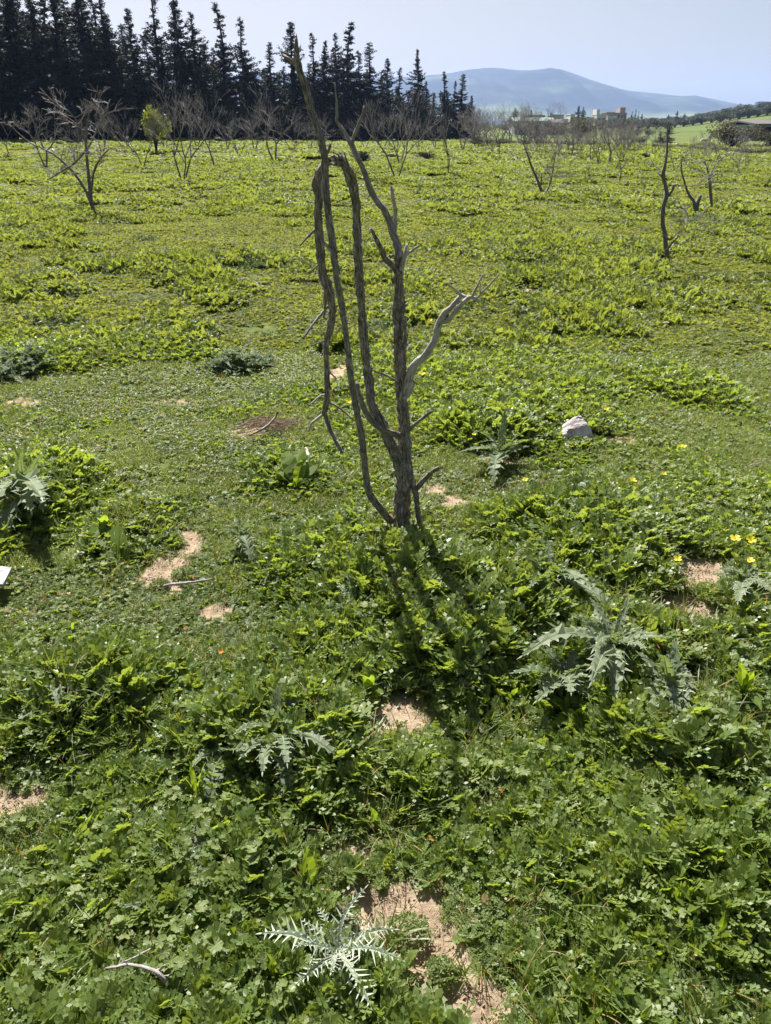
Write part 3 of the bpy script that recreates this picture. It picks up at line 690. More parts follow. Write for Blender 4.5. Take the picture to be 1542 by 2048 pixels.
# ---- middle and far field: patches of many clumps
def patch(seed, kind, size):
    rng = random.Random(seed); mb = MB()
    nn = {'lush': 62, 'mat': 95, 'silver': 34}[kind]
    for i in range(nn):
        a = rng.uniform(0, 6.28); r = size * math.sqrt(rng.random()); x, y = r * math.cos(a), r * math.sin(a)
        fall = 1 - .55 * (r / size) ** 2
        if kind == 'lush': src = rng.choice(PIN if rng.random() < .84 else (MAL if rng.random() < .6 else BRO)); s = rng.uniform(.75, 1.25) * (.6 + .5 * fall)
        elif kind == 'mat': src = rng.choice(LOW if rng.random() < .35 else PIN); s = rng.uniform(.9, 1.3) if src in LOW else rng.uniform(.5, .95)
        else: src = rng.choice(THI if rng.random() < .4 else (MAL if rng.random() < .4 else PIN)); s = rng.uniform(.6, 1.1)
        mb.merge(src, Matrix.Translation((x, y, (.04 * fall * rng.random() if kind == 'lush' else 0))) @ Matrix.Rotation(rng.uniform(0, 6.28), 4, 'Z') @ Matrix.Rotation(rng.gauss(0, .15), 4, 'X') @ Matrix.Scale(s, 4), rng.uniform(-.25, .15))
    return mb
M_midlush = leafmat('field_weed_leaf', (.062, .108, .030), (.162, .205, .054), (.40, .475, .055), dead=0, trf=.43, spec=.45, rough=.5)
M_midmat = leafmat('field_mat_leaf', (.088, .134, .036), (.185, .218, .058), (.42, .465, .06), dead=0, trf=.45, spec=.28, rough=.6)
M_midsil = leafmat('field_thistle_leaf', (.06, .11, .04), (.11, .165, .07), (.18, .25, .07), veincol=(.26, .31, .22), rough=.6, spec=.3, trf=.32)
PL = [patch(200 + i, 'lush', .27).mesh('lush', M_midlush) for i in range(4)]
PM = [patch(220 + i, 'mat', .27).mesh('mat', M_midmat) for i in range(4)]
PS = [patch(240 + i, 'silver', .2).mesh('silver', M_midsil) for i in range(3)]
def make_far():
    acc = {0: [], 1: [], 2: []}
    for (y0, y1, sp, s0) in ((6.3, 18.5, .27, 1.0), (18, 44, .46, 1.6), (43, 135, 1.05, 3.2)):
        X, Y = near_points(y0, y1, sp, 1.6 + .1 * y0, .60)
        lu = lush(X, Y) if s0 < 2 else np.clip((fbm(X * .5, Y * .5, 21) - .5) * 2.4 + .4, 0, 1.2)
        sm = soilmask(X, Y) if s0 < 1.5 else np.zeros(X.size)
        lim = 118 - 52 * sst(5, 50, X) + 0 * Y
        lim = np.where(X < -8, 112, lim)
        k = (sm < .55) & (Y < lim)
        X, Y, lu, sm = X[k], Y[k], lu[k], sm[k]; r = RNG.random(X.size)
        typ = np.where(lu + (RNG.random(X.size) - .5) * .5 > .5, 0, 1); typ = np.where((r < .15) & (lu > .33), 2, typ)
        zs = {1.0: 1.0, 1.6: 1.3, 3.2: 1.8}[s0]
        for t in (0, 1, 2):
            q = typ == t; c = q.sum(); s = s0 * RNG.uniform(.85, 1.2, c) * (.9 + .2 * lu[q])
            zz = zs * (.85 + .75 * lu[q]) * RNG.uniform(.8, 1.25, c) * (1.0 if t != 1 else .9)
            acc[t].append((X[q], Y[q], height(X[q], Y[q]) - .005, np.stack([RNG.normal(0, .04, c), RNG.normal(0, .04, c), RNG.uniform(0, 6.28, c)], -1), np.stack([s, s, zz], -1)))
    for t, (nm, ms, lab, cat) in enumerate((('field_weeds', PL, 'dark green leafy weeds covering the field beyond the dead tree', 'weeds'), ('field_mat_weeds', PM, 'short yellow-green mat weeds of the field', 'weeds'), ('field_thistles', PS, 'pale grey-green thistle patches in the field', 'thistles'))):
        A = [np.concatenate([b[i] for b in acc[t]]) for i in range(5)]
        scatter(nm, ms, *A, RNG.integers(0, len(ms), len(A[0])), lab, cat)
make_far()

# ------------------------------------------------------------------ single larger plants
def plant(name, px, py, leaves, label, cat, m, group=None):
    b = G(px, py); root = empty(name, b, label, cat, group)
    for fn in leaves:
        mb = MB(); fn(mb); link('leaf', mb.mesh('leaf', m), root)
    return root
rr = random.Random(5)
def dirto(c, px, py, zt):      # azimuth, reach from plant base to a pixel at a height
    d = ray(px, py); t = (EYE - (c.z + zt)) / -d.z; v = Vector((d.x * t - c.x, d.y * t - c.y)); return math.atan2(v.y, v.x), v.length
def thistle_at(name, px, py, tips, label, m, wd=.2, pairs=8, spine=.6, body=.35, edge=.75, h0=.02, extra=0, group=None):
    c = G(px, py); L = []
    for (tx, ty, zt) in tips:
        az, r = dirto(c, tx, ty, zt)
        def fn(mb, az=az, r=r, zt=zt):
            el = math.atan2(zt, r) + .45; thistle_leaf(mb, rr, (0, 0, h0), az, math.hypot(r, zt) * 1.12, max(.014, r * wd * (1.0 if spine > 1.5 else .8)), el, pairs + 2, spine, None, 7.0 / pairs, body, edge, rr.uniform(-.2, .2))
        L.append(fn)
    rm = sum(math.hypot(dirto(c, *t)[1], t[2]) for t in tips) / len(tips)
    for i in range(extra or len(tips) * 2 + 4):
        def fn(mb, i=i): thistle_leaf(mb, rr, (rr.uniform(-.02, .02), rr.uniform(-.02, .02), h0), 2.4 * i + rr.uniform(-.4, .4), rm * rr.uniform(.35, .75), max(.012, rm * wd * .6), rr.uniform(.2, 1.2), max(6, pairs - 1), spine, None, 7.0 / pairs, body, edge, rr.uniform(-.5, .5))
        L.append(fn)
    return plant(name, px, py, L, label, 'thistle', m, group)
# spiny silver thistle at the bottom
thistle_at('spiny_thistle', 676, 1925, [(684,1792,.07),(537,1884,.06),(790,1918,.05),(768,1852,.05),(610,1990,.04),(745,2014,.03),(660,1830,.05),(700,1975,.07),(600,1930,.07),(650,1985,.05)],
           'silvery spiny thistle rosette beside the bare soil at the bottom', M_silver, .30, 9, 1.7, .06, 1.6, .03, 7)
thistle_at('thistle_plant', 560, 1500, [(470,1495,.08),(540,1440,.10),(610,1470,.1),(660,1520,.08),(600,1580,.05),(530,1570,.06),(480,1550,.06),(560,1560,.08)],
           'grey-green frilly thistle with white leaf edges left of the lower centre', M_thistle, .30, 9, .7, .45, 1.1, .06)
thistle_at('thistle_plant', 445, 1515, [(415,1450,.08),(480,1470,.09),(440,1590,.05),(500,1540,.08),(400,1540,.05)],
           'blue-green thistle beside the frilly thistle, dark centre, veined leaves', M_thistle, .36, 7, .4, .6, .8, .03)
thistle_at('thistle_plant', 1215, 1335, [(1060,1330,.1),(1100,1290,.1),(1180,1250,.08),(1270,1260,.09),(1320,1300,.1),(1290,1365,.1),(1240,1400,.1),(1150,1375,.12),(1200,1320,.14)],
           'largest pale thistle, spreading over the weeds at the right', M_thistle, .25, 9, .6, .42, 1.1, .08)
thistle_at('thistle_plant', 1120, 1395, [(1040,1400,.08),(1085,1435,.06),(1150,1430,.08),(1120,1340,.1),(1170,1390,.1)],
           'grey thistle low at the left of the largest pale thistle', M_thistle, .32, 7, .4, .55, 1.1, .07)
thistle_at('thistle_plant', 1330, 1400, [(1290,1390,.1),(1340,1440,.08),(1385,1430,.08),(1370,1380,.08),(1300,1435,.06)],
           'pale thistle with broad lobes at the right of the largest pale thistle', M_thistle, .34, 6, .4, .6, 1.1, .07)
thistle_at('thistle_plant', 60, 1000, [(0,1010,.14),(30,960,.16),(70,940,.17),(100,970,.14),(115,1005,.12),(60,1040,.12),(5,1045,.1),(90,1035,.1)],
           'tall leafy thistle clump at the left edge', M_thistle, .26, 9, .5, .5, .7, .06)
thistle_at('thistle_plant', 1090, 1180, [(1050,1150,.1),(1130,1160,.1),(1180,1200,.08),(1225,1215,.08),(1060,1210,.07)],
           'thistle with a long white-ribbed leaf right of the dead tree', M_thistle, .26, 8, .5, .5, .9, .05)
thistle_at('thistle_plant', 1000, 925, [(930,915,.08),(960,880,.1),(1010,860,.12),(1040,905,.08),(985,950,.06)],
           'grey thistle patch behind the dead tree on its right', M_thistle, .3, 7, .5, .5, .9, .05)
thistle_at('thistle_plant', 480, 1090, [(440,1080,.07),(470,1060,.08),(520,1075,.08),(500,1110,.06)], 'small frosted thistle left of the dead tree base', M_thistle, .3, 7, .5, .5, .9, .04)
thistle_at('thistle_plant', 120, 1380, [(70,1380,.09),(100,1340,.1),(150,1350,.1),(170,1400,.08),(120,1430,.06)], 'feathery grey thistle in the lower left weeds', M_thistle, .3, 9, .9, .3, .9, .04)
thistle_at('thistle_plant', 1480, 1180, [(1440,1160,.09),(1470,1130,.1),(1520,1140,.1),(1530,1190,.07),(1470,1220,.06)], 'pale feathery thistle below the yellow flowers at the right edge', M_thistle, .3, 9, .8, .3, .9, .04)
def far_weed(px, py, r, h, label, seed):
    rng = random.Random(seed); root = empty('thistle_plant', G(px, py), label, 'thistle'); mb = MB()
    for i in range(26):
        a = rng.uniform(0, 6.28); q = r * math.sqrt(rng.random()); z = h * (1 - (q / r) ** 2) * rng.uniform(.4, 1)
        mb.merge(rng.choice(THI), Matrix.Translation((q * math.cos(a), q * math.sin(a), z)) @ Matrix.Rotation(rng.uniform(0, 6.28), 4, 'Z') @ Matrix.Scale(rng.uniform(.9, 1.6), 4))
    link('foliage', mb.mesh('foliage', M_midsil), root)
far_weed(400, 574, .30, .12, 'dark grey-green thistle standing out in the middle of the left field', 1)
far_weed(325, 529, .36, .13, 'grey-green thistle in the left field, farther than its dark neighbour', 2)
far_weed(1400, 452, .5, .2, 'dark thistle clump beside the broken orchard stump', 3)
far_weed(1020, 520, .4, .14, 'grey thistle patch in the field behind the silver prongs', 4)
far_weed(60, 740, .3, .12, 'dark leafy thistle clump at the left edge of the mid field', 5)
far_weed(480, 730, .22, .09, 'low dark thistle left of the hanging stem', 6)
# dock plants
def dock(px, py, tips, label, name='dock_plant', w=.2):
    c = G(px, py); L = []
    for (tx, ty, zt) in tips:
        az, r = dirto(c, tx, ty, zt); r = max(r, .03)
        def fn(mb, az=az, r=r, zt=zt): broad(mb, rr, (0, 0, .01), az, math.hypot(r, zt) * 1.1, math.hypot(r, zt) * w * .72, min(1.45, math.atan2(zt, r) + .4), .6 + rr.random() * .3, .9, .02, 9, .5)
        L.append(fn)
    return plant(name, px, py, L, label, 'dock', M_broad)
dock(592, 985, [(583,930,.1),(610,925,.12),(570,905,.14),(600,890,.15),(550,940,.08),(630,920,.1),(620,960,.06)], 'dock with broad glowing green leaves left of the dead tree', w=.24)
dock(1480, 1400, [(1440,1340,.12),(1500,1345,.12),(1530,1370,.1),(1450,1400,.08),(1520,1410,.08),(1490,1330,.14)], 'dock with long curved leaves at the right edge', w=.16)
dock(1150, 1460, [(1110,1445,.06),(1170,1420,.1),(1190,1450,.08),(1130,1500,.05)], 'dock with one bright flat leaf below the left grey thistle', w=.2)
dock(1370, 1490, [(1375,1465,.08),(1400,1500,.07),(1340,1480,.08),(1395,1530,.05)], 'dock with a rounded bright leaf below the pale thistle at the right', w=.28)
dock(1280, 1690, [(1240,1700,.06),(1290,1655,.08),(1310,1700,.06),(1260,1730,.05)], 'dock with oval leaf in the lower right weeds', w=.24)
dock(395, 1605, [(375,1560,.09),(385,1545,.1),(400,1540,.11),(435,1545,.09),(420,1575,.06),(365,1600,.05)], 'narrow strap-leaved plant in the lower left weeds', 'strap_leaf_plant', .10)
dock(560, 1975, [(520,1940,.06),(500,1925,.06),(540,1920,.08),(590,1960,.06)], 'ribbed green plantain left of the spiny thistle', 'plantain_plant', .13)
dock(620, 1790, [(600,1740,.08),(610,1700,.1),(640,1790,.05),(580,1770,.06)], 'yellowing dock above the spiny thistle', w=.24)
dock(215, 1060, [(190,1080,.05),(225,1110,.05),(245,1120,.04),(200,1040,.1),(180,1070,.07)], 'dock with dark leaves below the left edge thistle', w=.2)
dock(740, 1400, [(720,1370,.09),(745,1365,.1),(765,1390,.06),(710,1400,.06)], 'dock with upright leaves straight below the dead tree', w=.22)
# small cushions on the soil
def cushion(px, py, r, h, label):
    rng = random.Random(int(px)); c = G(px, py); root = empty('cushion_weed', c, label, 'weed')
    mb = MB()
    for i in range(420):
        a = rng.uniform(0, 6.28); q = math.sqrt(rng.random()); z = h * (1 - q * q) * rng.uniform(.5, 1.05)
        broad(mb, rng, (math.cos(a) * q * r, math.sin(a) * q * r, z), rng.uniform(0, 6.28), rng.uniform(.008, .014), .0028, rng.uniform(0, 1.2), None, 1, 0, 2, 0)
    link('foliage', mb.mesh('foliage', M_low), root)
cushion(815, 1868, .05, .035, 'round green cushion weed on the bare soil right of the spiny thistle')
cushion(882, 1948, .035, .025, 'small green cushion weed below the round one on bare soil')
cushion(368, 1150, .05, .03, 'grey-green cushion weed on the tan soil patch at the left')
cushion(320, 1172, .04, .025, 'little cushion weed at the front of the left soil patch')
# grass tuft by cushions
def tuft(px, py, n, L, label, lean=None, w=.0016):
    rng = random.Random(int(px + py)); root = empty('grass_tuft', G(px, py), label, 'grass')
    for i in range(n):
        mb = MB(); blade(mb, rng, (rng.uniform(-.01, .01), rng.uniform(-.01, .01), 0), rng.uniform(0, 6.28) if lean is None else lean + rng.uniform(-.6, .6), L * rng.uniform(.6, 1.2), w, rng.uniform(.7, 1.4), rng.uniform(.3, .8), rng.uniform(.4, 1.3), 7)
        link('blade', mb.mesh('blade', M_grass), root)
tuft(925, 1955, 22, .055, 'short grass tuft on bare soil beside the small cushion weed')
tuft(775, 1895, 7, .12, 'few tall grass blades between spiny thistle and round cushion weed', 0.3, .0028)
tuft(235, 1130, 7, .16, 'long pale grass stalks above the left soil patch', None, .0022)
tuft(280, 1150, 4, .14, 'bent grass stalks touching the left soil patch', .2, .002)
tuft(1240, 1310, 6, .14, 'grass blades rising out of the largest pale thistle', .8, .0025)
tuft(120, 1080, 6, .15, 'drooping grass below the left edge thistle', 2.5, .002)
# yellow and orange flowers
def flower(px, py, col, label, r=.016, h=.12, name='yellow_flower', petals=4):
    c = P(px, py, 1) ; d = ray(px, py); t = (EYE - H(0, 0) - h) / -d.z; top = Vector((d.x * t, d.y * t, 0)); gz = H(top.x, top.y); t = (EYE - gz - h) / -d.z; top = Vector((d.x * t, d.y * t, gz + h))
    rng = random.Random(int(px * 3 + py)); base = Vector((top.x + rng.uniform(-.01, .01), top.y + rng.uniform(-.01, .01), gz))
    root = empty(name, base, label, 'flower', name.replace('_', ' ') + 's in the weeds')
    s = MB(); tube(s, [Vector((0, 0, 0)), (top - base) * .5 + Vector((.004, 0, 0)), top - base], [.0012, .001, .0009], 5, .02); link('stem', s.mesh('stem', M_grass), root)
    n = Vector((rng.uniform(-.3, .3), rng.uniform(-.5, .0), 1)).normalized(); x = n.cross(Vector((0, 1, 0))).normalized(); y = n.cross(x); a0 = rng.uniform(0, 1)
    for k in range(petals):
        a = a0 + 6.283 * k / petals; u = x * math.cos(a) + y * math.sin(a); v = n.cross(u); o = top - base; mb = MB(); w = r * 2.4 / petals
        mb.add([o, o + u * r * .5 + v * w * .7 + n * r * .25, o + u * r + v * w * .75 + n * r * .45, o + u * r * 1.08 + n * r * .38, o + u * r - v * w * .75 + n * r * .45, o + u * r * .5 - v * w * .7 + n * r * .25],
               [(0, 1, 2, 3), (0, 3, 4, 5)], rng.random())
        link('petal', mb.mesh('petal', col), root)
    mb = MB(); o = top - base
    tube(mb, [o, o + n * r * .25], [r * .18, r * .12], 6, .01); link('flower_centre', mb.mesh('flower_centre', M_orange), root)
for (px, py, r, lab) in ((1050,960,.014,'yellow flower on its own halfway between the dead tree and the stone, below'),(1265,961,.018,'yellow flower below and right of the grey stone'),(1328,948,.012,'small yellow flower right of the stone, upper of the near pair'),
    (1470,1078,.02,'yellow flower at the right edge, left one of the top pair'),(1502,1081,.018,'yellow flower at the right edge, right one of the top pair'),(1355,1118,.015,'yellow flower above the right soil patch'),(1500,1122,.016,'yellow flower at the right edge, below the top pair'),
    (843,748,.022,'yellow flower seen beside the silver branch'),(698,803,.022,'yellow flower seen between the hanging stem and tall stem'),(88,925,.016,'yellow flower at the top of the left edge thistle'),(948,870,.012,'small yellow flower behind the dead tree on its right'),
    (1366,894,.018,'yellow flower in the short weeds right of the stone'),(1213,818,.016,'pale yellow flower above the stone'),(860,640,.02,'yellow flower far behind the silver branch')):
    flower(px, py, M_flower, lab, r)
for (px, py, lab) in ((1142,818,'orange flower above the grey stone'),(442,1303,'orange flower in the left weeds below the soil patch'),(608,1512,'orange flower head beside the frilly thistle'),(1310,1606,'orange flower cluster in the lower right weeds')):
    flower(px, py, M_orange, lab, .009, .055, 'orange_flower', 7)

# ------------------------------------------------------------------ stone, board, sticks, dry brush
def stone():
    m = simple('limestone', (.36, .31, .29), .85, (.76, .72, .73), 9, .8, .3, 60)
    c = G(1157, 884); rng = random.Random(3); import bmesh
    bm = bmesh.new(); bmesh.ops.create_icosphere(bm, subdivisions=4, radius=1)
    planes = [(Vector((rng.uniform(-1, 1), rng.uniform(-1, 1), rng.uniform(-.2, 1))).normalized(), rng.uniform(.55, .85)) for _ in range(11)]
    for v in bm.verts:
        p = v.co.copy()
        for nn, dd in planes:
            e = p.dot(nn) - dd
            if e > 0: p -= nn * e * .95
        nz = float(fbm(p.x * 3 + 5, p.y * 3 + p.z * 3, 4)) - .5
        v.co = Vector((p.x * .125, p.y * .08, p.z * .095)) * (1 + .22 * nz)
    me = bpy.data.meshes.new('stone'); bm.to_mesh(me); bm.free(); me.materials.append(m)
    o = link('stone', me); o.location = c + Vector((0, .03, .045)); o.rotation_euler = (.1, .18, .3)
    tag(o, 'pale grey-white angular stone lying in the weeds right of the dead tree', 'stone')
stone()
def board():
    m = simple('faded_board', (.24, .235, .22), .8, (.46, .45, .44), 14, .6)
    c = G(12, 1180); me = bpy.data.meshes.new('board'); w, d, t = .13, .055, .012
    vs = [(x, y, z) for z in (0, t) for (x, y) in ((-w, -d), (w, -d * .9), (w * .85, d), (-w, d))]
    me.from_pydata(vs, [], [(3, 2, 1, 0), (4, 5, 6, 7), (0, 1, 5, 4), (1, 2, 6, 5), (2, 3, 7, 6), (3, 0, 4, 7)]); me.materials.append(m)
    o = link('board', me); o.location = c + Vector((-.10, .01, .06)); o.rotation_euler = (.12, .05, -.1)
    tag(o, 'pale grey board end poking out of the weeds at the left edge', 'board')
board()
def stick(lists, label, m=M_grey, z=.03):
    first = G(lists[0][0][0], lists[0][0][1]); root = None; mb = MB()
    for k, l in enumerate(lists):
        pts = []; rad = []
        for q in l:
            zz = q[3] if len(q) > 3 else z
            d = ray(q[0], q[1]); g = G(q[0], q[1]); t = (EYE - g.z - zz) / -d.z; p = Vector((d.x * t, d.y * t, g.z + zz)); pts.append(p - first); rad.append(q[2] * .5 * t / F)
        tube(mb, pts, rad, 7, .012, .15, k + 3, .05, .003, .001)
    o = link('dry_stick', mb.mesh('dry_stick', m, True)); o.location = first; tag(o, label, 'stick')
stick([[(210,1938,5,.05),(262,1930,6,.07),(310,1942,8,.07),(325,1955,10,.06),(340,1972,12,.03)],[(238,1930,4,.06),(275,1912,4,.07),(300,1898,3,.07)],[(315,1942,6,.06),(335,1928,4,.08)],[(325,1955,6,.05),(345,1948,4,.06)],[(295,1938,3,.06),(296,1962,2,.04)]], 'forked pale dry twig lying on the weeds at the lower left')
stick([[(325,1172,6,.01),(350,1168,6,.015),(380,1165,5,.03),(425,1158,3,.05)]], 'thin grey twig across the left soil patch')
stick([[(833,1173,7,.05),(848,1163,8,.07),(862,1150,9,.09)]], 'short broken twig in the weeds below the dead tree', M_bark)
stick([[(860,1082,5,.05),(905,1075,4,.06)],[(800,1115,5,.04),(850,1110,6,.04),(878,1100,4,.05)]], 'dry twigs lying at the foot of the dead tree', M_twig)
stick([[(1285,1270,3,.04),(1310,1235,3,.08),(1330,1200,3,.14)],[(1300,1275,3,.04),(1318,1240,3,.09)],[(1275,1255,3,.04),(1300,1245,3,.06),(1325,1250,3,.05)],[(1280,1290,3,.04),(1296,1262,2,.08),(1300,1230,2,.12)]], 'pale dry stalks standing beside the right soil patch', M_twigp)
stick([[(1042,1226,3,.06),(1080,1235,3,.07),(1120,1246,2,.05)]], 'thin dry stalk in the weeds left of the largest pale thistle', M_twigp)
stick([[(612,898,8,.03),(617,915,9,.03),(622,930,5,.02)]], 'small bleached wood splinter left of the hanging stem', M_grey)
def brush():
    c = G(520, 862); rng = random.Random(9); mb = MB()
    for i in range(90):
        a = rng.gauss(.35, .35); x = rng.uniform(-.14, .14); y = rng.gauss(0, .05)
        L = rng.uniform(.06, .2); p = Vector((x, y, .01 + .04 * rng.random())); d = Vector((math.cos(a), math.sin(a), rng.uniform(-.1, .35))); q = p + d * L * .5 + Vector((0, 0, .012)); e = p + d * L
        tube(mb, [p, q, e], [.002, .0017, .001], 4, .06, cap=False)
    o = link('brush_pile', mb.mesh('brush_pile', simple('dry_brush', (.16, .10, .08), .9, (.34, .25, .2), 20), True)); o.location = c
    tag(o, 'little heap of reddish dry brushwood in the grass left of the hanging stem', 'brushwood')
    stick([[(500,870,4,.04),(530,855,5,.06),(550,835,5,.1),(556,823,4,.13)]], 'curved dark twig rising from the brushwood heap', M_bark)
brush()
ALLDONE_NEAR = True

# ------------------------------------------------------------------ orchard trees (bare)
def grow(mb, mt, rng, p, d, L, r, depth, twmb, up=.12, jit=.35, spread=.7):
    n = 3 if depth > 1 else 2; pts = [p.copy()]; q = p.copy()
    for i in range(n):
        d = (d + Vector((rng.gauss(0, jit), rng.gauss(0, jit), rng.gauss(0, jit * .6) + up)) * .5).normalized(); q = q + d * (L / n); pts.append(q.copy())
    r1 = r * .68
    tube(mb if depth >= mt else twmb, pts, [max(.0042, r + (r1 - r) * i / n) for i in range(n + 1)], 6 if depth >= mt else 3, L / n * 1.1, seed=rng.randrange(99), cap=False)
    if depth == 0: return
    k = rng.choice((2, 3)) if depth > 2 else rng.choice((3, 4))
    for i in range(k):
        a = rng.uniform(0, 6.28); pr = Vector((math.cos(a), math.sin(a), rng.uniform(-.3, .5)))
        nd = (d + pr * spread * rng.uniform(.6, 1.2)).normalized()
        st = pts[-1] if i < 2 else pts[-2].lerp(pts[-1], rng.random())
        grow(mb, mt, rng, st, nd, L * rng.uniform(.62, .95), r1 * (.95 if i == 0 else .75), depth - 1, twmb, up, jit, spread)
def bare_meshes(seed, stems=3, h=2.2, depth=4, fork=.35, thick=.03, tilt=.45, m1=M_twig, m2=M_twigp, spread=.7, up=.1):
    rng = random.Random(seed); a = MB(); b = MB()
    az0 = rng.uniform(0, 6.28)
    for s in range(stems):
        az = az0 + 6.28 * s / stems + rng.uniform(-.5, .5); t = tilt * rng.uniform(.6, 1.3)
        d = Vector((math.cos(az) * math.sin(t), math.sin(az) * math.sin(t), math.cos(t)))
        grow(a, depth - 1, rng, Vector((0, 0, -.08)), d, h * fork * rng.uniform(.9, 1.1), thick * rng.uniform(.75, 1.1), depth, b, up, .3, spread)
    zs = [v[2] for v in b.v] + [v[2] for v in a.v]; zm = sorted(zs)[int(len(zs) * .992)]; k = 1 / zm
    for q in (a, b): q.v = [(x * k, y * k, z * k) for x, y, z in q.v]
    return a.mesh('trunk', m1, True), b.mesh('branches', m2, True)
BARE = [bare_meshes(300 + i, st, 2.2, dp, fk, th * 1.4, tl, spread=sp, up=u) for i, (st, dp, fk, th, tl, sp, u) in enumerate(((2, 4, .34, .034, .35, .8, .10), (3, 4, .38, .03, .5, .75, .12), (1, 5, .36, .042, .15, .85, .08),
    (3, 4, .36, .026, .4, .9, .05), (2, 4, .42, .03, .5, .6, .15), (2, 5, .30, .036, .3, .85, .05)))]
SPARSE = [bare_meshes(340 + i, st, 2.2, 3, .42, .05, tl, spread=.6, up=.15) for i, (st, tl) in enumerate(((2, .4), (1, .2), (3, .5)))]
def bare(px, py, top, v, label, group='bare orchard trees', sx=1.0, lib=None, Yo=None):
    g = G(px, py)
    hh = P(px, top, g.y).z - g.z; lib = lib or BARE
    root = empty('bare_tree', g, label, 'tree', group, random.Random(int(px * 7)).uniform(0, 6.28), (hh * sx * .82, hh * sx * .82, hh))
    a, b = lib[v % len(lib)]; link('trunk', a, root); tag(link('branches', b, root), kind='stuff')
    return root
bare(92,340,205,5,'bare orchard tree with a dense tangle of twigs, at the left edge of the orchard')
bare(287,340,222,4,'small forked bare tree just left of the yellow-green bush')
bare(367,365,160,1,'large vase-shaped bare tree in front of the left cypresses')
bare(430,333,180,2,'bare tree with one leaning trunk right of the large vase-shaped one')
bare(480,315,225,3,'small pale bare tree between the leaning one and the one in front of it')
bare(549,326,168,0,'pale twiggy bare tree left of the dead tree top')
bare(793,368,175,4,'bare tree with white-lit forks right behind the leaning silvered branch', sx=.9)
bare(800,330,205,1,'grey bare tree standing behind the white-lit one')
bare(897,352,215,3,'thin vase-shaped bare tree standing before the right end of the cypresses', sx=.9, lib=SPARSE)
bare(1240,367,250,2,'single-stemmed bare tree with a fine round twig crown on the right')
bare(1196,331,232,0,'bare tree left of the close pair on the right')
bare(1218,329,236,5,'bare tree forming the right half of the close pair')
bare(1085,325,245,1,'bare tree above the leaning two-stemmed one')
bare(1139,316,240,3,'twiggy bare tree in front of the big brown tree')
bare(1112,320,250,4,'bare tree next left of the one in front of the big brown tree')
bare(1160,320,252,1,'low bare tree beneath the twin cypresses')
bare(998,314,215,2,'pinkish bare tree at the start of the far orchard mass')
bare(1350,342,262,4,'bare tree behind the crooked lone trunk')
bare(1476,347,285,3,'low pale bare tree before the brown bush at the right')
bare(1492,338,270,0,'rightmost bare tree of the orchard')
bare(1462,378,318,1,'tiny twiggy bare sapling near the right edge', lib=SPARSE)
bare(1178,368,320,0,'small thin sapling left of the single-stemmed round-crowned tree', lib=SPARSE)
ORD = ['first','second','third','fourth','fifth','sixth','seventh','eighth','ninth','tenth','eleventh','twelfth','thirteenth','fourteenth','fifteenth','sixteenth','seventeenth','eighteenth','nineteenth','twentieth',
 'twenty-first','twenty-second','twenty-third','twenty-fourth','twenty-fifth','twenty-sixth','twenty-seventh','twenty-eighth','twenty-ninth','thirtieth','thirty-first','thirty-second','thirty-third','thirty-fourth','thirty-fifth','thirty-sixth','thirty-seventh','thirty-eighth','thirty-ninth','fortieth',
 'forty-first','forty-second','forty-third','forty-fourth','forty-fifth','forty-sixth','forty-seventh','forty-eighth','forty-ninth','fiftieth']
rg = random.Random(77)
far = [(x, y) for x, y in zip([20,150,205,250,330,395,455,510,585,620,650,700,730,765,840,870,925], [312,318,308,305,303,300,304,301,306,300,302,308,300,302,306,300,303])]
for i, (x, y) in enumerate(far):
    bare(x, y, y - rg.uniform(75, 105) + x * .02, rg.randrange(6), 'grey bare tree along the foot of the cypress row, %s from the left' % ORD[i], 'bare trees at the foot of the cypress row', sx=1.1)
mass = sorted([(rg.uniform(945, 1080), rg.uniform(287, 300)) for _ in range(20)])
for i, (x, y) in enumerate(mass):
    bare(x, y, max(200, y - rg.uniform(60, 88)), rg.randrange(6), 'pinkish-grey bare tree in the thicket right of the cypresses, %s from the left' % ORD[i], 'bare trees in the thicket right of the cypresses', sx=1.15)
mid = sorted([(rg.uniform(1080, 1300), rg.uniform(290, 306)) for _ in range(20)])
for i, (x, y) in enumerate(mid):
    bare(x, y, y - rg.uniform(38, 60), rg.randrange(6), 'far small bare tree before the village fields, %s from the left' % ORD[i], 'far small bare trees before the village fields', sx=1.25)
mid2 = sorted([(rg.uniform(960, 1310), rg.uniform(300, 332)) for _ in range(16)])
for i, (x, y) in enumerate(mid2):
    bare(x, y, y - rg.uniform(55, 80), rg.randrange(6), 'bare tree in the open middle orchard before the far small ones, %s from the left' % ORD[i], 'bare trees in the open middle orchard', sx=1.0)
rt = sorted([(rg.uniform(1360, 1530), rg.uniform(298, 325)) for _ in range(7)])
for i, (x, y) in enumerate(rt):
    bare(x, y, y - rg.uniform(30, 46), rg.randrange(6), 'low bare tree along the right hedge, %s from the left' % ORD[i], 'low bare trees along the right hedge', sx=1.25)

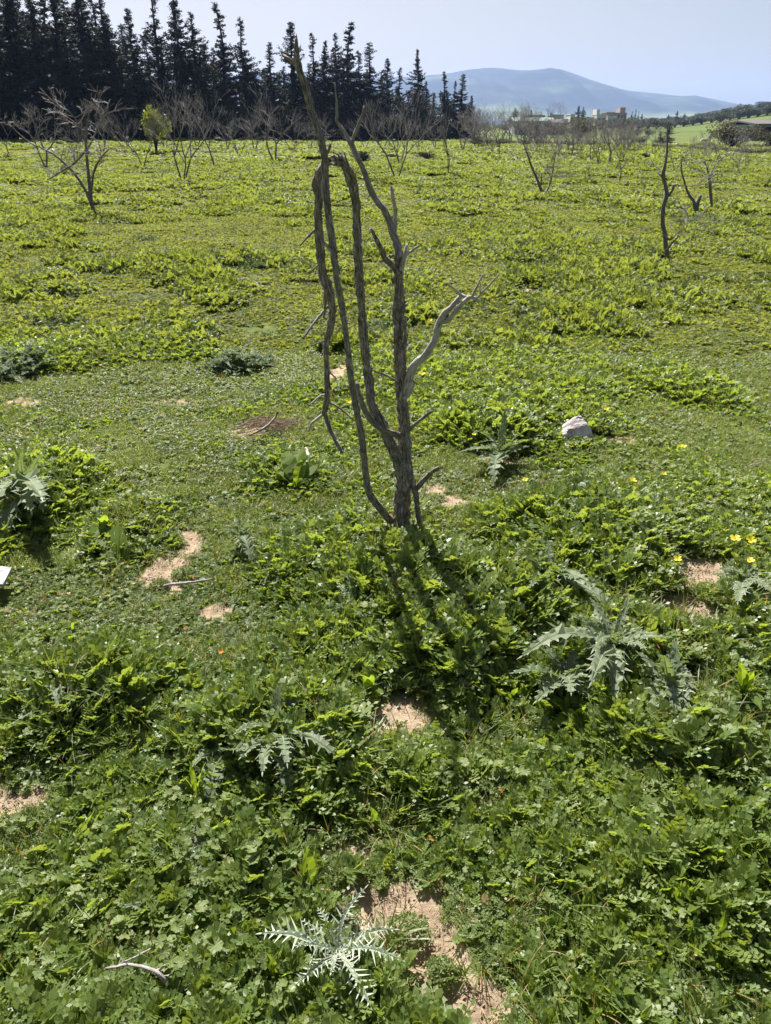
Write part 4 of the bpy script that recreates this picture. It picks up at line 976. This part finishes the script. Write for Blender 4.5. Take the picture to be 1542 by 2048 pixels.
def px_tree(px, py, parts, label, m=M_twig, cat='tree', name='bare_tree', twigs=None, wscale=1.0):
    b = G(px, py); root = empty(name, b, label, cat, 'bare orchard trees'); rng = random.Random(int(px)); tw = MB()
    for k, (nm, l) in enumerate(parts):
        mb = MB(); pts = []; rad = []
        for q in l:
            Y = b.y + (q[3] if len(q) > 3 else 0); d = ray(q[0], q[1]); pts.append(P(q[0], q[1], Y) - b); rad.append(q[2] * .36 * wscale * (Y / d.y) / F)
        res = tube(mb, pts, rad, 7, .06, .12, k + 2, .08, .02, .004)
        link(nm, mb.mesh(nm, m, True), root)
        if twigs and nm != 'trunk':
            for _ in range(twigs):
                i = rng.randrange(len(res) // 3, len(res)); a = rng.uniform(0, 6.28)
                grow(tw, 9, rng, res[i], Vector((math.cos(a), math.sin(a), rng.uniform(-.1, .9))).normalized(), rng.uniform(.12, .3), .006, 2, tw, .05, .35, .8)
    if tw.v: tag(link('twigs', tw.mesh('twigs', M_twigp, True), root), kind='stuff')
px_tree(190, 432, [('trunk', [(190,436,13),(184,410,12),(180,380,10),(177,350,9),(174,320,8),(172,285,7),(174,250,5),(180,215,3),(183,188,2)]),
    ('branch', [(184,412,10,.05),(176,390,9,.1),(160,362,8,.2),(138,335,7,.3),(112,312,6,.4),(85,297,4,.5),(55,282,3,.6),(20,250,2,.7)]),
    ('branch', [(182,385,7,-.1),(188,345,6,-.2),(200,318,5,-.3),(218,298,3,-.4)]),
    ('branch', [(172,300,6,0),(150,325,5,.2),(120,345,4,.4),(95,360,3,.5)]),
    ('branch', [(174,300,6,.1),(190,270,5,.3),(205,235,4,.4),(220,200,2,.5)]),
    ('branch', [(172,285,5,-.1),(160,255,4,-.3),(140,225,3,-.4),(110,212,2,-.5)])],
    'nearest bare orchard tree on the left, several stems and one long drooping branch', twigs=9)
px_tree(1089, 393, [('trunk', [(1089,395,9),(1082,378,8),(1073,355,7),(1064,335,6),(1058,318,5),(1050,295,3),(1043,278,2)]),
    ('branch', [(1088,390,6,0),(1098,372,5,.2),(1104,350,4,.3),(1108,325,3,.4),(1112,300,2,.5)]), ('branch', [(1080,374,5,-.1),(1083,360,4,-.1),(1082,348,2,-.1)]),
    ('branch', [(1058,318,4,0),(1068,305,3,.2),(1078,290,2,.2)])], 'leaning two-stemmed bare tree in the middle distance right of centre', twigs=7)
px_tree(1335, 535, [('trunk', [(1336,540,14),(1334,510,13),(1330,470,13),(1325,440,12),(1328,410,12),(1333,392,12),(1331,370,10),(1326,352,11),(1330,330,8),(1334,305,6),(1335,275,4),(1335,240,2)]),
    ('branch', [(1333,396,9,0),(1342,385,8,-.1),(1349,370,5,-.2)]), ('branch', [(1334,500,7,-.1),(1345,485,5,-.2),(1362,468,3,-.3)]), ('branch', [(1330,470,7,-.1),(1340,480,5,-.2),(1358,462,3,-.2)]),
    ('branch', [(1327,354,7,.05),(1321,350,5,.1),(1316,345,3,.1)])], 'crooked lone dead trunk with few short branches, right of the dead tree', twigs=1)
px_tree(1393, 430, [('trunk', [(1393,434,16),(1393,418,15),(1395,405,12),(1398,398,9),(1401,390,5)]), ('branch', [(1390,428,10,0),(1389,410,9,-.05),(1386,400,8,-.05),(1376,385,6,-.1),(1368,360,5,-.15),(1362,335,4,-.2),(1366,310,2,-.2)])],
    'snapped orchard stump with one thin bowed stem', twigs=2)
px_tree(1424, 425, [('trunk', [(1425,428,8),(1422,400,8),(1420,370,8),(1418,352,7)]), ('branch', [(1418,352,5,0),(1414,335,3,0),(1408,322,2,0)]), ('branch', [(1419,360,5,0),(1430,330,3,.1),(1450,312,2,.2)])],
    'straight broken bare trunk right of the snapped stump', twigs=3)

# ------------------------------------------------------------------ cypress row
def conifer(seed, dens=1.0, Rw=.155, lean=0):
    """normalised height 1; returns trunk and crown meshes"""
    rng = random.Random(seed); t = MB(); c = MB()
    bend = lambda z: Vector((lean * max(0, z - .75) ** 1.5, 0, 0))
    tube(t, [Vector((0, 0, -.02)), Vector((.004, 0, .3)), Vector((-.003, .003, .7)) + bend(.7), Vector((0, 0, .99)) + bend(.99)], [.014, .011, .006, .0008], 6, .1, cap=False)
    nb = int(190 * dens); ph = [rng.uniform(0, 6.28) for _ in range(6)]
    for i in range(nb):
        z = .04 + .94 * (i + rng.random()) / nb; a = rng.uniform(0, 6.28)
        low = .75 + .28 * math.sin(z * 11 + ph[0]) + .22 * math.sin(z * 27 + ph[1]) + .35 * math.sin(a + z * 9 + ph[2]) * math.sin(z * 15 + ph[3])
        if low < .45 and rng.random() < .6: continue
        prof = Rw * 1.3 * (min(1, (1 - z) * 1.3 + .02) ** 1.05) * max(.2, low) * rng.uniform(.5, 1.25)
        if rng.random() < .14 * (z < .9): prof *= rng.uniform(1.3, 1.8)
        L = prof + .004; elv = rng.uniform(-.35, .45)
        d = Vector((math.cos(a) * math.cos(elv), math.sin(a) * math.cos(elv), math.sin(elv))); p = Vector((0, 0, z)) + bend(z)
        q1 = p + d * L * .6; q2 = q1 + (d + Vector((0, 0, rng.uniform(-.1, .9)))).normalized() * L * .5
        tube(t, [p, q1, q2], [.0022, .0015, .0006], 3, L, cap=False)
        ns = int(22 * dens * (.4 + L / Rw))
        for k in range(ns):
            u = ((k + rng.random()) / ns) ** .8; b = (p.lerp(q1, u / .6) if u < .6 else q1.lerp(q2, (u - .6) / .4))
            tt = rng.random()
            for _ in range(3):
                e = (d * .7 + Vector((rng.gauss(0, .55), rng.gauss(0, .55), rng.gauss(.1, .5)))).normalized(); l = rng.uniform(.010, .026) * (1.15 - .7 * z); w = l * rng.uniform(.2, .34)
                s = e.cross(Vector((rng.gauss(0, 1), rng.gauss(0, 1), rng.gauss(0, 1)))).normalized() * w; b2 = b + Vector((rng.gauss(0, .005), rng.gauss(0, .005), rng.gauss(0, .004)))
                c.add([b2 - s * .4, b2 + e * l * .55 + s, b2 + e * l, b2 + e * l * .5 - s], [(0, 1, 2, 3)], tt)
    return t.mesh('trunk', M_trunk), c.mesh('crown', M_con)
CON = [conifer(400, 1.05, .15), conifer(401, .95, .12), conifer(402, 1.2, .18), conifer(403, .8, .11), conifer(404, 1.2, .13, .2), conifer(405, 1.05, .155), conifer(406, .95, .10, .3)]
def place_con(px, top, Y, v, label, group='cypress row', basepx=288, wx=1.0):
    g = P(px, basepx, Y); z = H(g.x, Y); hh = P(px, top, Y).z - z
    root = empty('cypress_tree', (g.x, Y, z), label, 'tree', group, random.Random(int(px * 3 + top)).uniform(0, 6.28), (hh * wx, hh * wx, hh))
    root.rotation_euler = (rc.uniform(-.025, .025), rc.uniform(-.03, .03), root.rotation_euler[2])
    a, b = CON[v % len(CON)]; link('trunk', a, root); link('crown', b, root)
rc = random.Random(12)
tips = [(-110,-70),(-60,-60),(-15,-75),(22,-60),(62,-40),(105,-35),(150,-55),(195,-62),(243,-50),(287,12),(335,-45),(377,-38),(408,20),(456,2),(497,33),(550,82),(590,40),(630,62),(652,78),(678,62),(697,38),(722,100),(738,82),(773,115),(795,132),(833,96),(850,160),(888,140),(906,160),(920,146),(938,190)]
rc = random.Random(12)
for i, (x, top) in enumerate(tips):
    Y = 66 + 56 * max(0, min(1, (x + 50) / 990)) ** 1.1
    look = 'broad dark' if i % 3 == 0 else ('narrow pointed' if i % 3 == 1 else 'ragged tall')
    place_con(x, top, Y + rc.uniform(-1, 1), i, '%s cypress of the front row, %s from the left' % (look, ORD[i]), wx=(1.4 if x < 420 else 1.35) * rc.uniform(.75, 1.3))
for i in range(44):
    x = -120 + i * 24.6 + rc.uniform(-8, 8); Y = 73 + 56 * max(0, min(1, (x + 50) / 990)) ** 1.1
    top = np.interp(x, [-120, 200, 260, 420, 560, 800, 950], [-45, -25, 45, 85, 125, 165, 205]) + rc.uniform(-20, 35)
    if x > 950: continue
    place_con(x, top, Y, i + 3, 'shorter dark cypress of the back row filling the gaps, %s from the left' % ORD[i], 'back cypress row', wx=1.75)

for i in range(9):
    x = 560 + i * 46 + rc.uniform(-10, 10)
    place_con(x, np.interp(x, [560, 800, 945], [150, 178, 212]) + rc.uniform(-8, 8), 80 + 56 * max(0, min(1, (x + 50) / 990)) ** 1.1, i + 2, 'low broad cypress behind the far half of the row, %s from the left' % ORD[i], 'back cypress row', wx=2.3)
# ------------------------------------------------------------------ bushes and far trees
def bush_mesh(seed, m, n=2600, squash=1.0, leaf=.06, trunk=True, shape='round'):
    rng = random.Random(seed); c = MB(); t = MB()
    lobes = [(Vector((rng.gauss(0, .22), rng.gauss(0, .22), rng.uniform(.35, .78))), rng.uniform(.18, .34)) for _ in range(11)]
    for lc, lr in lobes: tube(t, [Vector((0, 0, -.03)), Vector((lc.x * .3, lc.y * .3, lc.z * .5)), lc], [.03, .018, .006], 5, .3, cap=False)
    for i in range(n):
        lc, lr = rng.choice(lobes); d = Vector((rng.gauss(0, 1), rng.gauss(0, 1), rng.gauss(0, 1))).normalized(); b = lc + d * lr * (rng.random() ** .35) * rng.uniform(.8, 1.12)
        if b.z < .02: b.z = .02 + rng.random() * .1
        e = (d + Vector((rng.gauss(0, .6), rng.gauss(0, .6), rng.gauss(0, .6)))).normalized(); l = leaf * rng.uniform(.6, 1.3); s = e.cross(Vector((rng.gauss(0, 1), rng.gauss(0, 1), rng.gauss(0, 1)))).normalized() * l * .35
        c.add([b - s * .5, b + e * l * .5 + s, b + e * l, b + e * l * .5 - s], [(0, 1, 2, 3)], rng.random())
    return t.mesh('trunk', M_trunk), c.mesh('crown', m)
BU_O = [bush_mesh(500 + i, M_olive) for i in range(3)]; BU_B = [bush_mesh(510 + i, M_brownbush, 5200, leaf=.04) for i in range(2)]; BU_Y = bush_mesh(520, M_ygbush, 1500, leaf=.07); BU_D = bush_mesh(521, M_con, 3200, leaf=.06)
def bush(px, basepx, top, wpx, lib, label, name='bush', cat='bush', Y=None, group=None, sink=0):
    if Y is None: g = G(px, basepx)
    else: g = P(px, basepx, Y); g.z = H(g.x, Y)
    hh = P(px, top, g.y).z - g.z; d = ray(px, basepx); w = wpx * (g.y / d.y) / F
    root = empty(name, g, label, cat, group, random.Random(int(px)).uniform(0, 6.28), (w * .95, w * .95, hh))
    link('trunk', lib[0], root); link('crown', lib[1], root)
bush(313, 308, 212, 52, BU_Y, 'yellow-green leafy bush standing among the bare trees on the left')
bush(729, 326, 302, 30, BU_D, 'small dark round bush in the field right of the leaning silvered branch')
bush(852, 320, 303, 34, BU_D, 'low dark bush in the field left of the thin vase-shaped tree')
bush(1290, 324, 306, 18, BU_D, 'tiny dark bush alone in the right field')
bush(785, 316, 308, 24, BU_D, 'low dark tuft bush behind the white-lit bare tree')
bush(1157, 290, 233, 70, BU_B[0], 'big brown-green tree in front of the village', 'broadleaf_tree', 'tree', 125)

bush(1462, 304, 240, 100, BU_B[1], 'broad olive-brown bush by the right hedge', 'bush', 'bush', 76)
bush(1535, 304, 268, 40, BU_O[0], 'green bush at the right end of the hedge', 'bush', 'bush', 74)
bush(1416, 302, 282, 44, BU_Y, 'low yellowish bush before the rubble wall', 'bush', 'bush', 80)
bush(1280, 290, 272, 26, BU_O[1], 'small dark shrub left of the dark pointed tree', 'bush', 'bush', 100)
for i, (x, b_, t_, w_) in enumerate(((955,292,272,44),(985,292,274,36),(1010,293,276,40),(1045,292,277,44),(1085,293,279,50),(1130,293,280,50),(1175,294,282,50),(1220,294,283,46),(1262,295,284,46),(1306,297,286,46),(1352,299,289,46),(1392,301,290,46),(1440,304,293,50),(1500,308,295,56),(1545,309,296,50))):
    bush(x, b_, t_, w_, BU_B[i % 2], 'low scrub clump in the hedge ending the field, %s from the left' % ORD[i], 'hedge_shrub', 'shrub', group='hedge line at the end of the field')
# far conifers and cypresses near the village
def farcon(px, basepx, top, Y, v, label, wx=1.0):
    g = P(px, basepx, Y); z = H(g.x, Y); hh = P(px, top, Y).z - z
    root = empty('cypress_tree', (g.x, Y, z), label, 'tree', 'far cypresses near the village', 0, (hh * wx, hh * wx, hh))
    a, b = CON[v]; link('trunk', a, root); link('crown', b, root)
for i, (x, t_, Y, v, wx, lab) in enumerate(((1151,211,260,2,1.6,'left of the twin cypresses above the big brown tree'),(1160,213,262,5,1.6,'right of the twin cypresses above the big brown tree'),(1058,219,330,1,1.9,'far cypress above the green shed roof'),(1027,215,330,5,2.6,'far broad cypress left of the green shed'),
    (1098,225,320,2,2.4,'far round cypress right of the shed ridge'),(1062,236,150,0,1.1,'dark cypress before the green shed, left'),(1072,240,150,2,1.3,'dark cypress before the green shed, middle'),(1088,238,150,3,1.1,'dark cypress before the green shed, right'),
    (1335,246,92,5,2.3,'dark pointed bushy conifer behind the crooked lone trunk'),(1319,262,93,2,2.0,'lower dark conifer leaning on the pointed one behind the lone trunk'),(1243,225,330,3,1.3,'slim cypress beside the white houses'),(1257,222,340,0,1.2,'first slim cypress of the group right of the white houses'),(1264,218,342,1,1.0,'tallest slim cypress of the group right of the white houses'),(1270,221,344,3,1.0,'third slim cypress of the group right of the white houses'),(1277,227,345,2,1.5,'last shorter cypress of the group right of the white houses'),
    (1346,221,420,2,1.7,'far cypress behind the olive line'),(1329,228,420,5,2.2,'far rounded cypress left of the one behind the olive line'),(1361,226,420,5,2.2,'far rounded cypress right of the one behind the olive line'))):
    farcon(x, 285, t_, Y, v, lab, wx)
ol = []
for i in range(20): x = 1205 + i * 18; ol.append((x, np.interp(x, [1190, 1300, 1400, 1540], [243, 240, 238, 222]) + rc.uniform(-2, 2), 330 + rc.uniform(-8, 8), 'front'))
for i in range(20): x = 1290 + i * 14; ol.append((x, np.interp(x, [1290, 1400, 1540], [237, 229, 212]) + rc.uniform(-1.5, 1.5), 450 + rc.uniform(-8, 8), 'back'))
ki = {'front': 0, 'back': 0}
for (x, t_, Y, w) in ol:
    g = P(x, 255, Y); z = H(g.x, Y); hh = 3.4 * rc.uniform(.8, 1.15)
    root = empty('olive_tree', (g.x, Y, z), 'rounded olive tree of the %s line on the far slope, %s from the left' % (w, ORD[ki[w]]), 'tree', w + ' olive line on the far slope', rc.uniform(0, 6), (7.5, 7.5, hh)); ki[w] += 1
    a, b = BU_O[ki[w] % 3]; link('trunk', a, root); link('crown', b, root)
bush(1478, 250, 208, 18, BU_O[1], 'lone tree standing on the crest of the far slope', 'olive_tree', 'tree', 520)
for i, (x, w) in enumerate(((1165, 30), (1200, 30), (1225, 30), (1252, 26), (1100, 30), (1010, 40), (970, 40))):
    bush(x, 262, 246 + (i % 2) * 2, w, BU_O[i % 3], 'green tree at the foot of the village houses, %s of the scattered ones' % ORD[i], 'olive_tree', 'tree', 300)
for i, x in enumerate((1272, 1297)): bush(x, 272, 257, 18, BU_O[i], ('left' if i == 0 else 'right') + ' small tree alone in the green field before the village', 'olive_tree', 'tree', 190)

# ------------------------------------------------------------------ buildings
M_white = simple('white_render', (.58, .56, .52), .85, (.68, .66, .62), .6); M_grey_w = simple('grey_render', (.34, .33, .33), .9, (.42, .40, .40), .5)
M_pink = simple('bare_brick_wall', (.30, .24, .22), .9, (.38, .31, .28), .8); M_win = simple('dark_window', (.03, .035, .045), .3); M_roofg = simple('green_roof', (.14, .25, .20), .6, (.18, .30, .24), .4)
M_blue = simple('blue_grey_wall', (.24, .29, .38), .8, (.28, .33, .42), .5); M_roofd = simple('dark_roof', (.10, .09, .10), .8); M_rub = simple('rubble_stone', (.36, .31, .29), .9, (.56, .50, .47), 1.2)
def boxm(name, x0, x1, y0, y1, z0, z1, m, parent, bev=0):
    vs = [(x, y, z) for z in (z0, z1) for (x, y) in ((x0, y0), (x1, y0), (x1, y1), (x0, y1))]
    me = bpy.data.meshes.new(name); me.from_pydata(vs, [], [(3, 2, 1, 0), (4, 5, 6, 7), (0, 1, 5, 4), (1, 2, 6, 5), (2, 3, 7, 6), (3, 0, 4, 7)]); me.materials.append(m)
    return link(name, me, parent)
def house(px0, px1, top, Y, m, label, depth=9, wins=2, parapet=True, basepx=255, upper=None):
    g0 = P(px0, top, Y); g1 = P(px1, top, Y); z = H((g0.x + g1.x) / 2, Y); cx = (g0.x + g1.x) / 2; w = abs(g1.x - g0.x) / 2; h = max(2.8, g0.z - z)
    root = empty('house', (cx, Y, z), label, 'house')
    boxm('wall', -w, w, 0, depth, -.8, h, m, root)
    if parapet: boxm('parapet', -w - .12, w + .12, -.12, depth + .12, h + .003, h + .35, m, root)
    n = wins
    for fl in range(2 if h > 5 else 1):
        for i in range(n):
            x = -w + (i + .5) * 2 * w / n; zz = .9 + fl * 2.9 + (h - 3.2 if h < 5 and h > 3.4 else 0)
            f = boxm('window', x - .55, x + .55, -.06, .05, zz, zz + 1.2, m if False else M_grey_w, root); boxm('pane', x - .45, x + .45, -.09, -.063, zz + .1, zz + 1.1, M_win, f)
    boxm('door', -.45 + w * .1, .45 + w * .1, -.05, .04, 0, 2.05, M_roofd, root)
    if upper:
        a, b, hh = upper; boxm('upper_room', -w + a * 2 * w, -w + b * 2 * w, 1, depth - 1, h + .36, h + hh, m, root)
    return root
house(1194, 1213, 230, 370, M_white, 'white house with a bright gable wall, left of the village pair', wins=2, upper=(0, .35, 2.2))
house(1216, 1234, 233, 372, M_white, 'low white house joined at the right of the bright gable house', wins=2)
house(1213, 1229, 226, 395, M_pink, 'bare brick house behind the white houses', wins=3)
house(1228, 1254, 227, 398, M_pink, 'long reddish unfinished house right of the brick one', wins=4, upper=(.5, .9, 2.5))
house(1056, 1070, 231, 345, M_white, 'small white house peeping above the green shed roof')
house(1072, 1090, 232, 350, M_pink, 'pinkish house right of the small white one')
house(1104, 1128, 231, 350, M_grey_w, 'long grey house behind the green shed', wins=4)
house(1142, 1150, 230, 340, M_white, 'pale house corner left behind the twin cypresses', wins=1)
house(1170, 1188, 236, 345, M_white, 'low white house right behind the big brown tree')
house(1125, 1136, 240, 300, M_white, 'little white hut at the right end of the grey barn', wins=1)
def shed(px0, px1, eave, ridge, Y, label, wall, roof, depth=16):
    g0 = P(px0, eave, Y); g1 = P(px1, eave, Y); cx = (g0.x + g1.x) / 2; w = abs(g1.x - g0.x) / 2; z = H(cx, Y); h = g0.z - z; hr = P(px0, ridge, Y).z - z
    root = empty('shed', (cx, Y, z), label, 'shed'); boxm('wall', -w, w, 0, depth, -.6, h, wall, root)
    me = bpy.data.meshes.new('roof'); e = .5
    vs = [(-w - e, -e, h - .1), (w + e, -e, h - .1), (w + e, depth / 2, hr), (-w - e, depth / 2, hr), (w + e, depth + e, h - .1), (-w - e, depth + e, h - .1),
          (-w - e, -e, h + .1), (w + e, -e, h + .1), (w + e, depth / 2, hr + .2), (-w - e, depth / 2, hr + .2), (w + e, depth + e, h + .1), (-w - e, depth + e, h + .1)]
    me.from_pydata(vs, [], [(0, 1, 2, 3), (3, 2, 4, 5), (6, 9, 8, 7), (9, 11, 10, 8), (0, 6, 7, 1), (1, 7, 8, 2), (2, 8, 10, 4), (4, 10, 11, 5), (5, 11, 9, 3), (3, 9, 6, 0)]); me.materials.append(roof); link('roof', me, root)
    for i in range(3):
        x = -w + (i + .5) * 2 * w / 3; boxm('door', x - 1.2, x + 1.2, -.05, .05, 0, min(h - .3, 2.6), M_roofd, root)
shed(1030, 1108, 243, 236, 210, 'long shed with a pale green roof behind the thicket', M_grey_w, M_roofg, 10)
shed(1108, 1124, 246, 240, 205, 'grey barn gable at the right end of the green shed', M_grey_w, M_roofd, 8)
shed(1516, 1580, 249, 243, 120, 'blue-grey walled building with a dark roof at the right edge', M_blue, M_roofd, 12)
def rubble():
    for (px0, px1, top, Y, label) in ((1343, 1366, 279, 84, 'left heap of pale rubble stones at the field end'), (1396, 1426, 268, 88, 'right broken wall of pale stones before the brown bush')):
        a = P(px0, top, Y); b = P(px1, top, Y); z = H(a.x, Y); root = empty('rubble_wall', ((a.x + b.x) / 2, Y, z), label, 'wall'); w = (b.x - a.x) / 2; h = a.z - z; rng = random.Random(px0); n = int(w * 2 / .38)
        proto = None
        for i in range(n):
            col = max(1, int(h / .32 * rng.uniform(.4, 1.0)))
            for k in range(col):
                if proto is None:
                    import bmesh
                    bm = bmesh.new(); bmesh.ops.create_icosphere(bm, subdivisions=1, radius=.24)
                    for v in bm.verts: v.co *= rng.uniform(.75, 1.15)
                    proto = bpy.data.meshes.new('stone'); bm.to_mesh(proto); bm.free(); proto.materials.append(M_rub)
                o = link('stone', proto, root); o.location = (-w + (i + .5) * .38 + rng.uniform(-.06, .06), rng.uniform(-.1, .1), .12 + k * .33); o.rotation_euler = (rng.uniform(0, 6), rng.uniform(0, 6), rng.uniform(0, 6)); o.scale = (rng.uniform(.8, 1.1),) * 3
rubble()
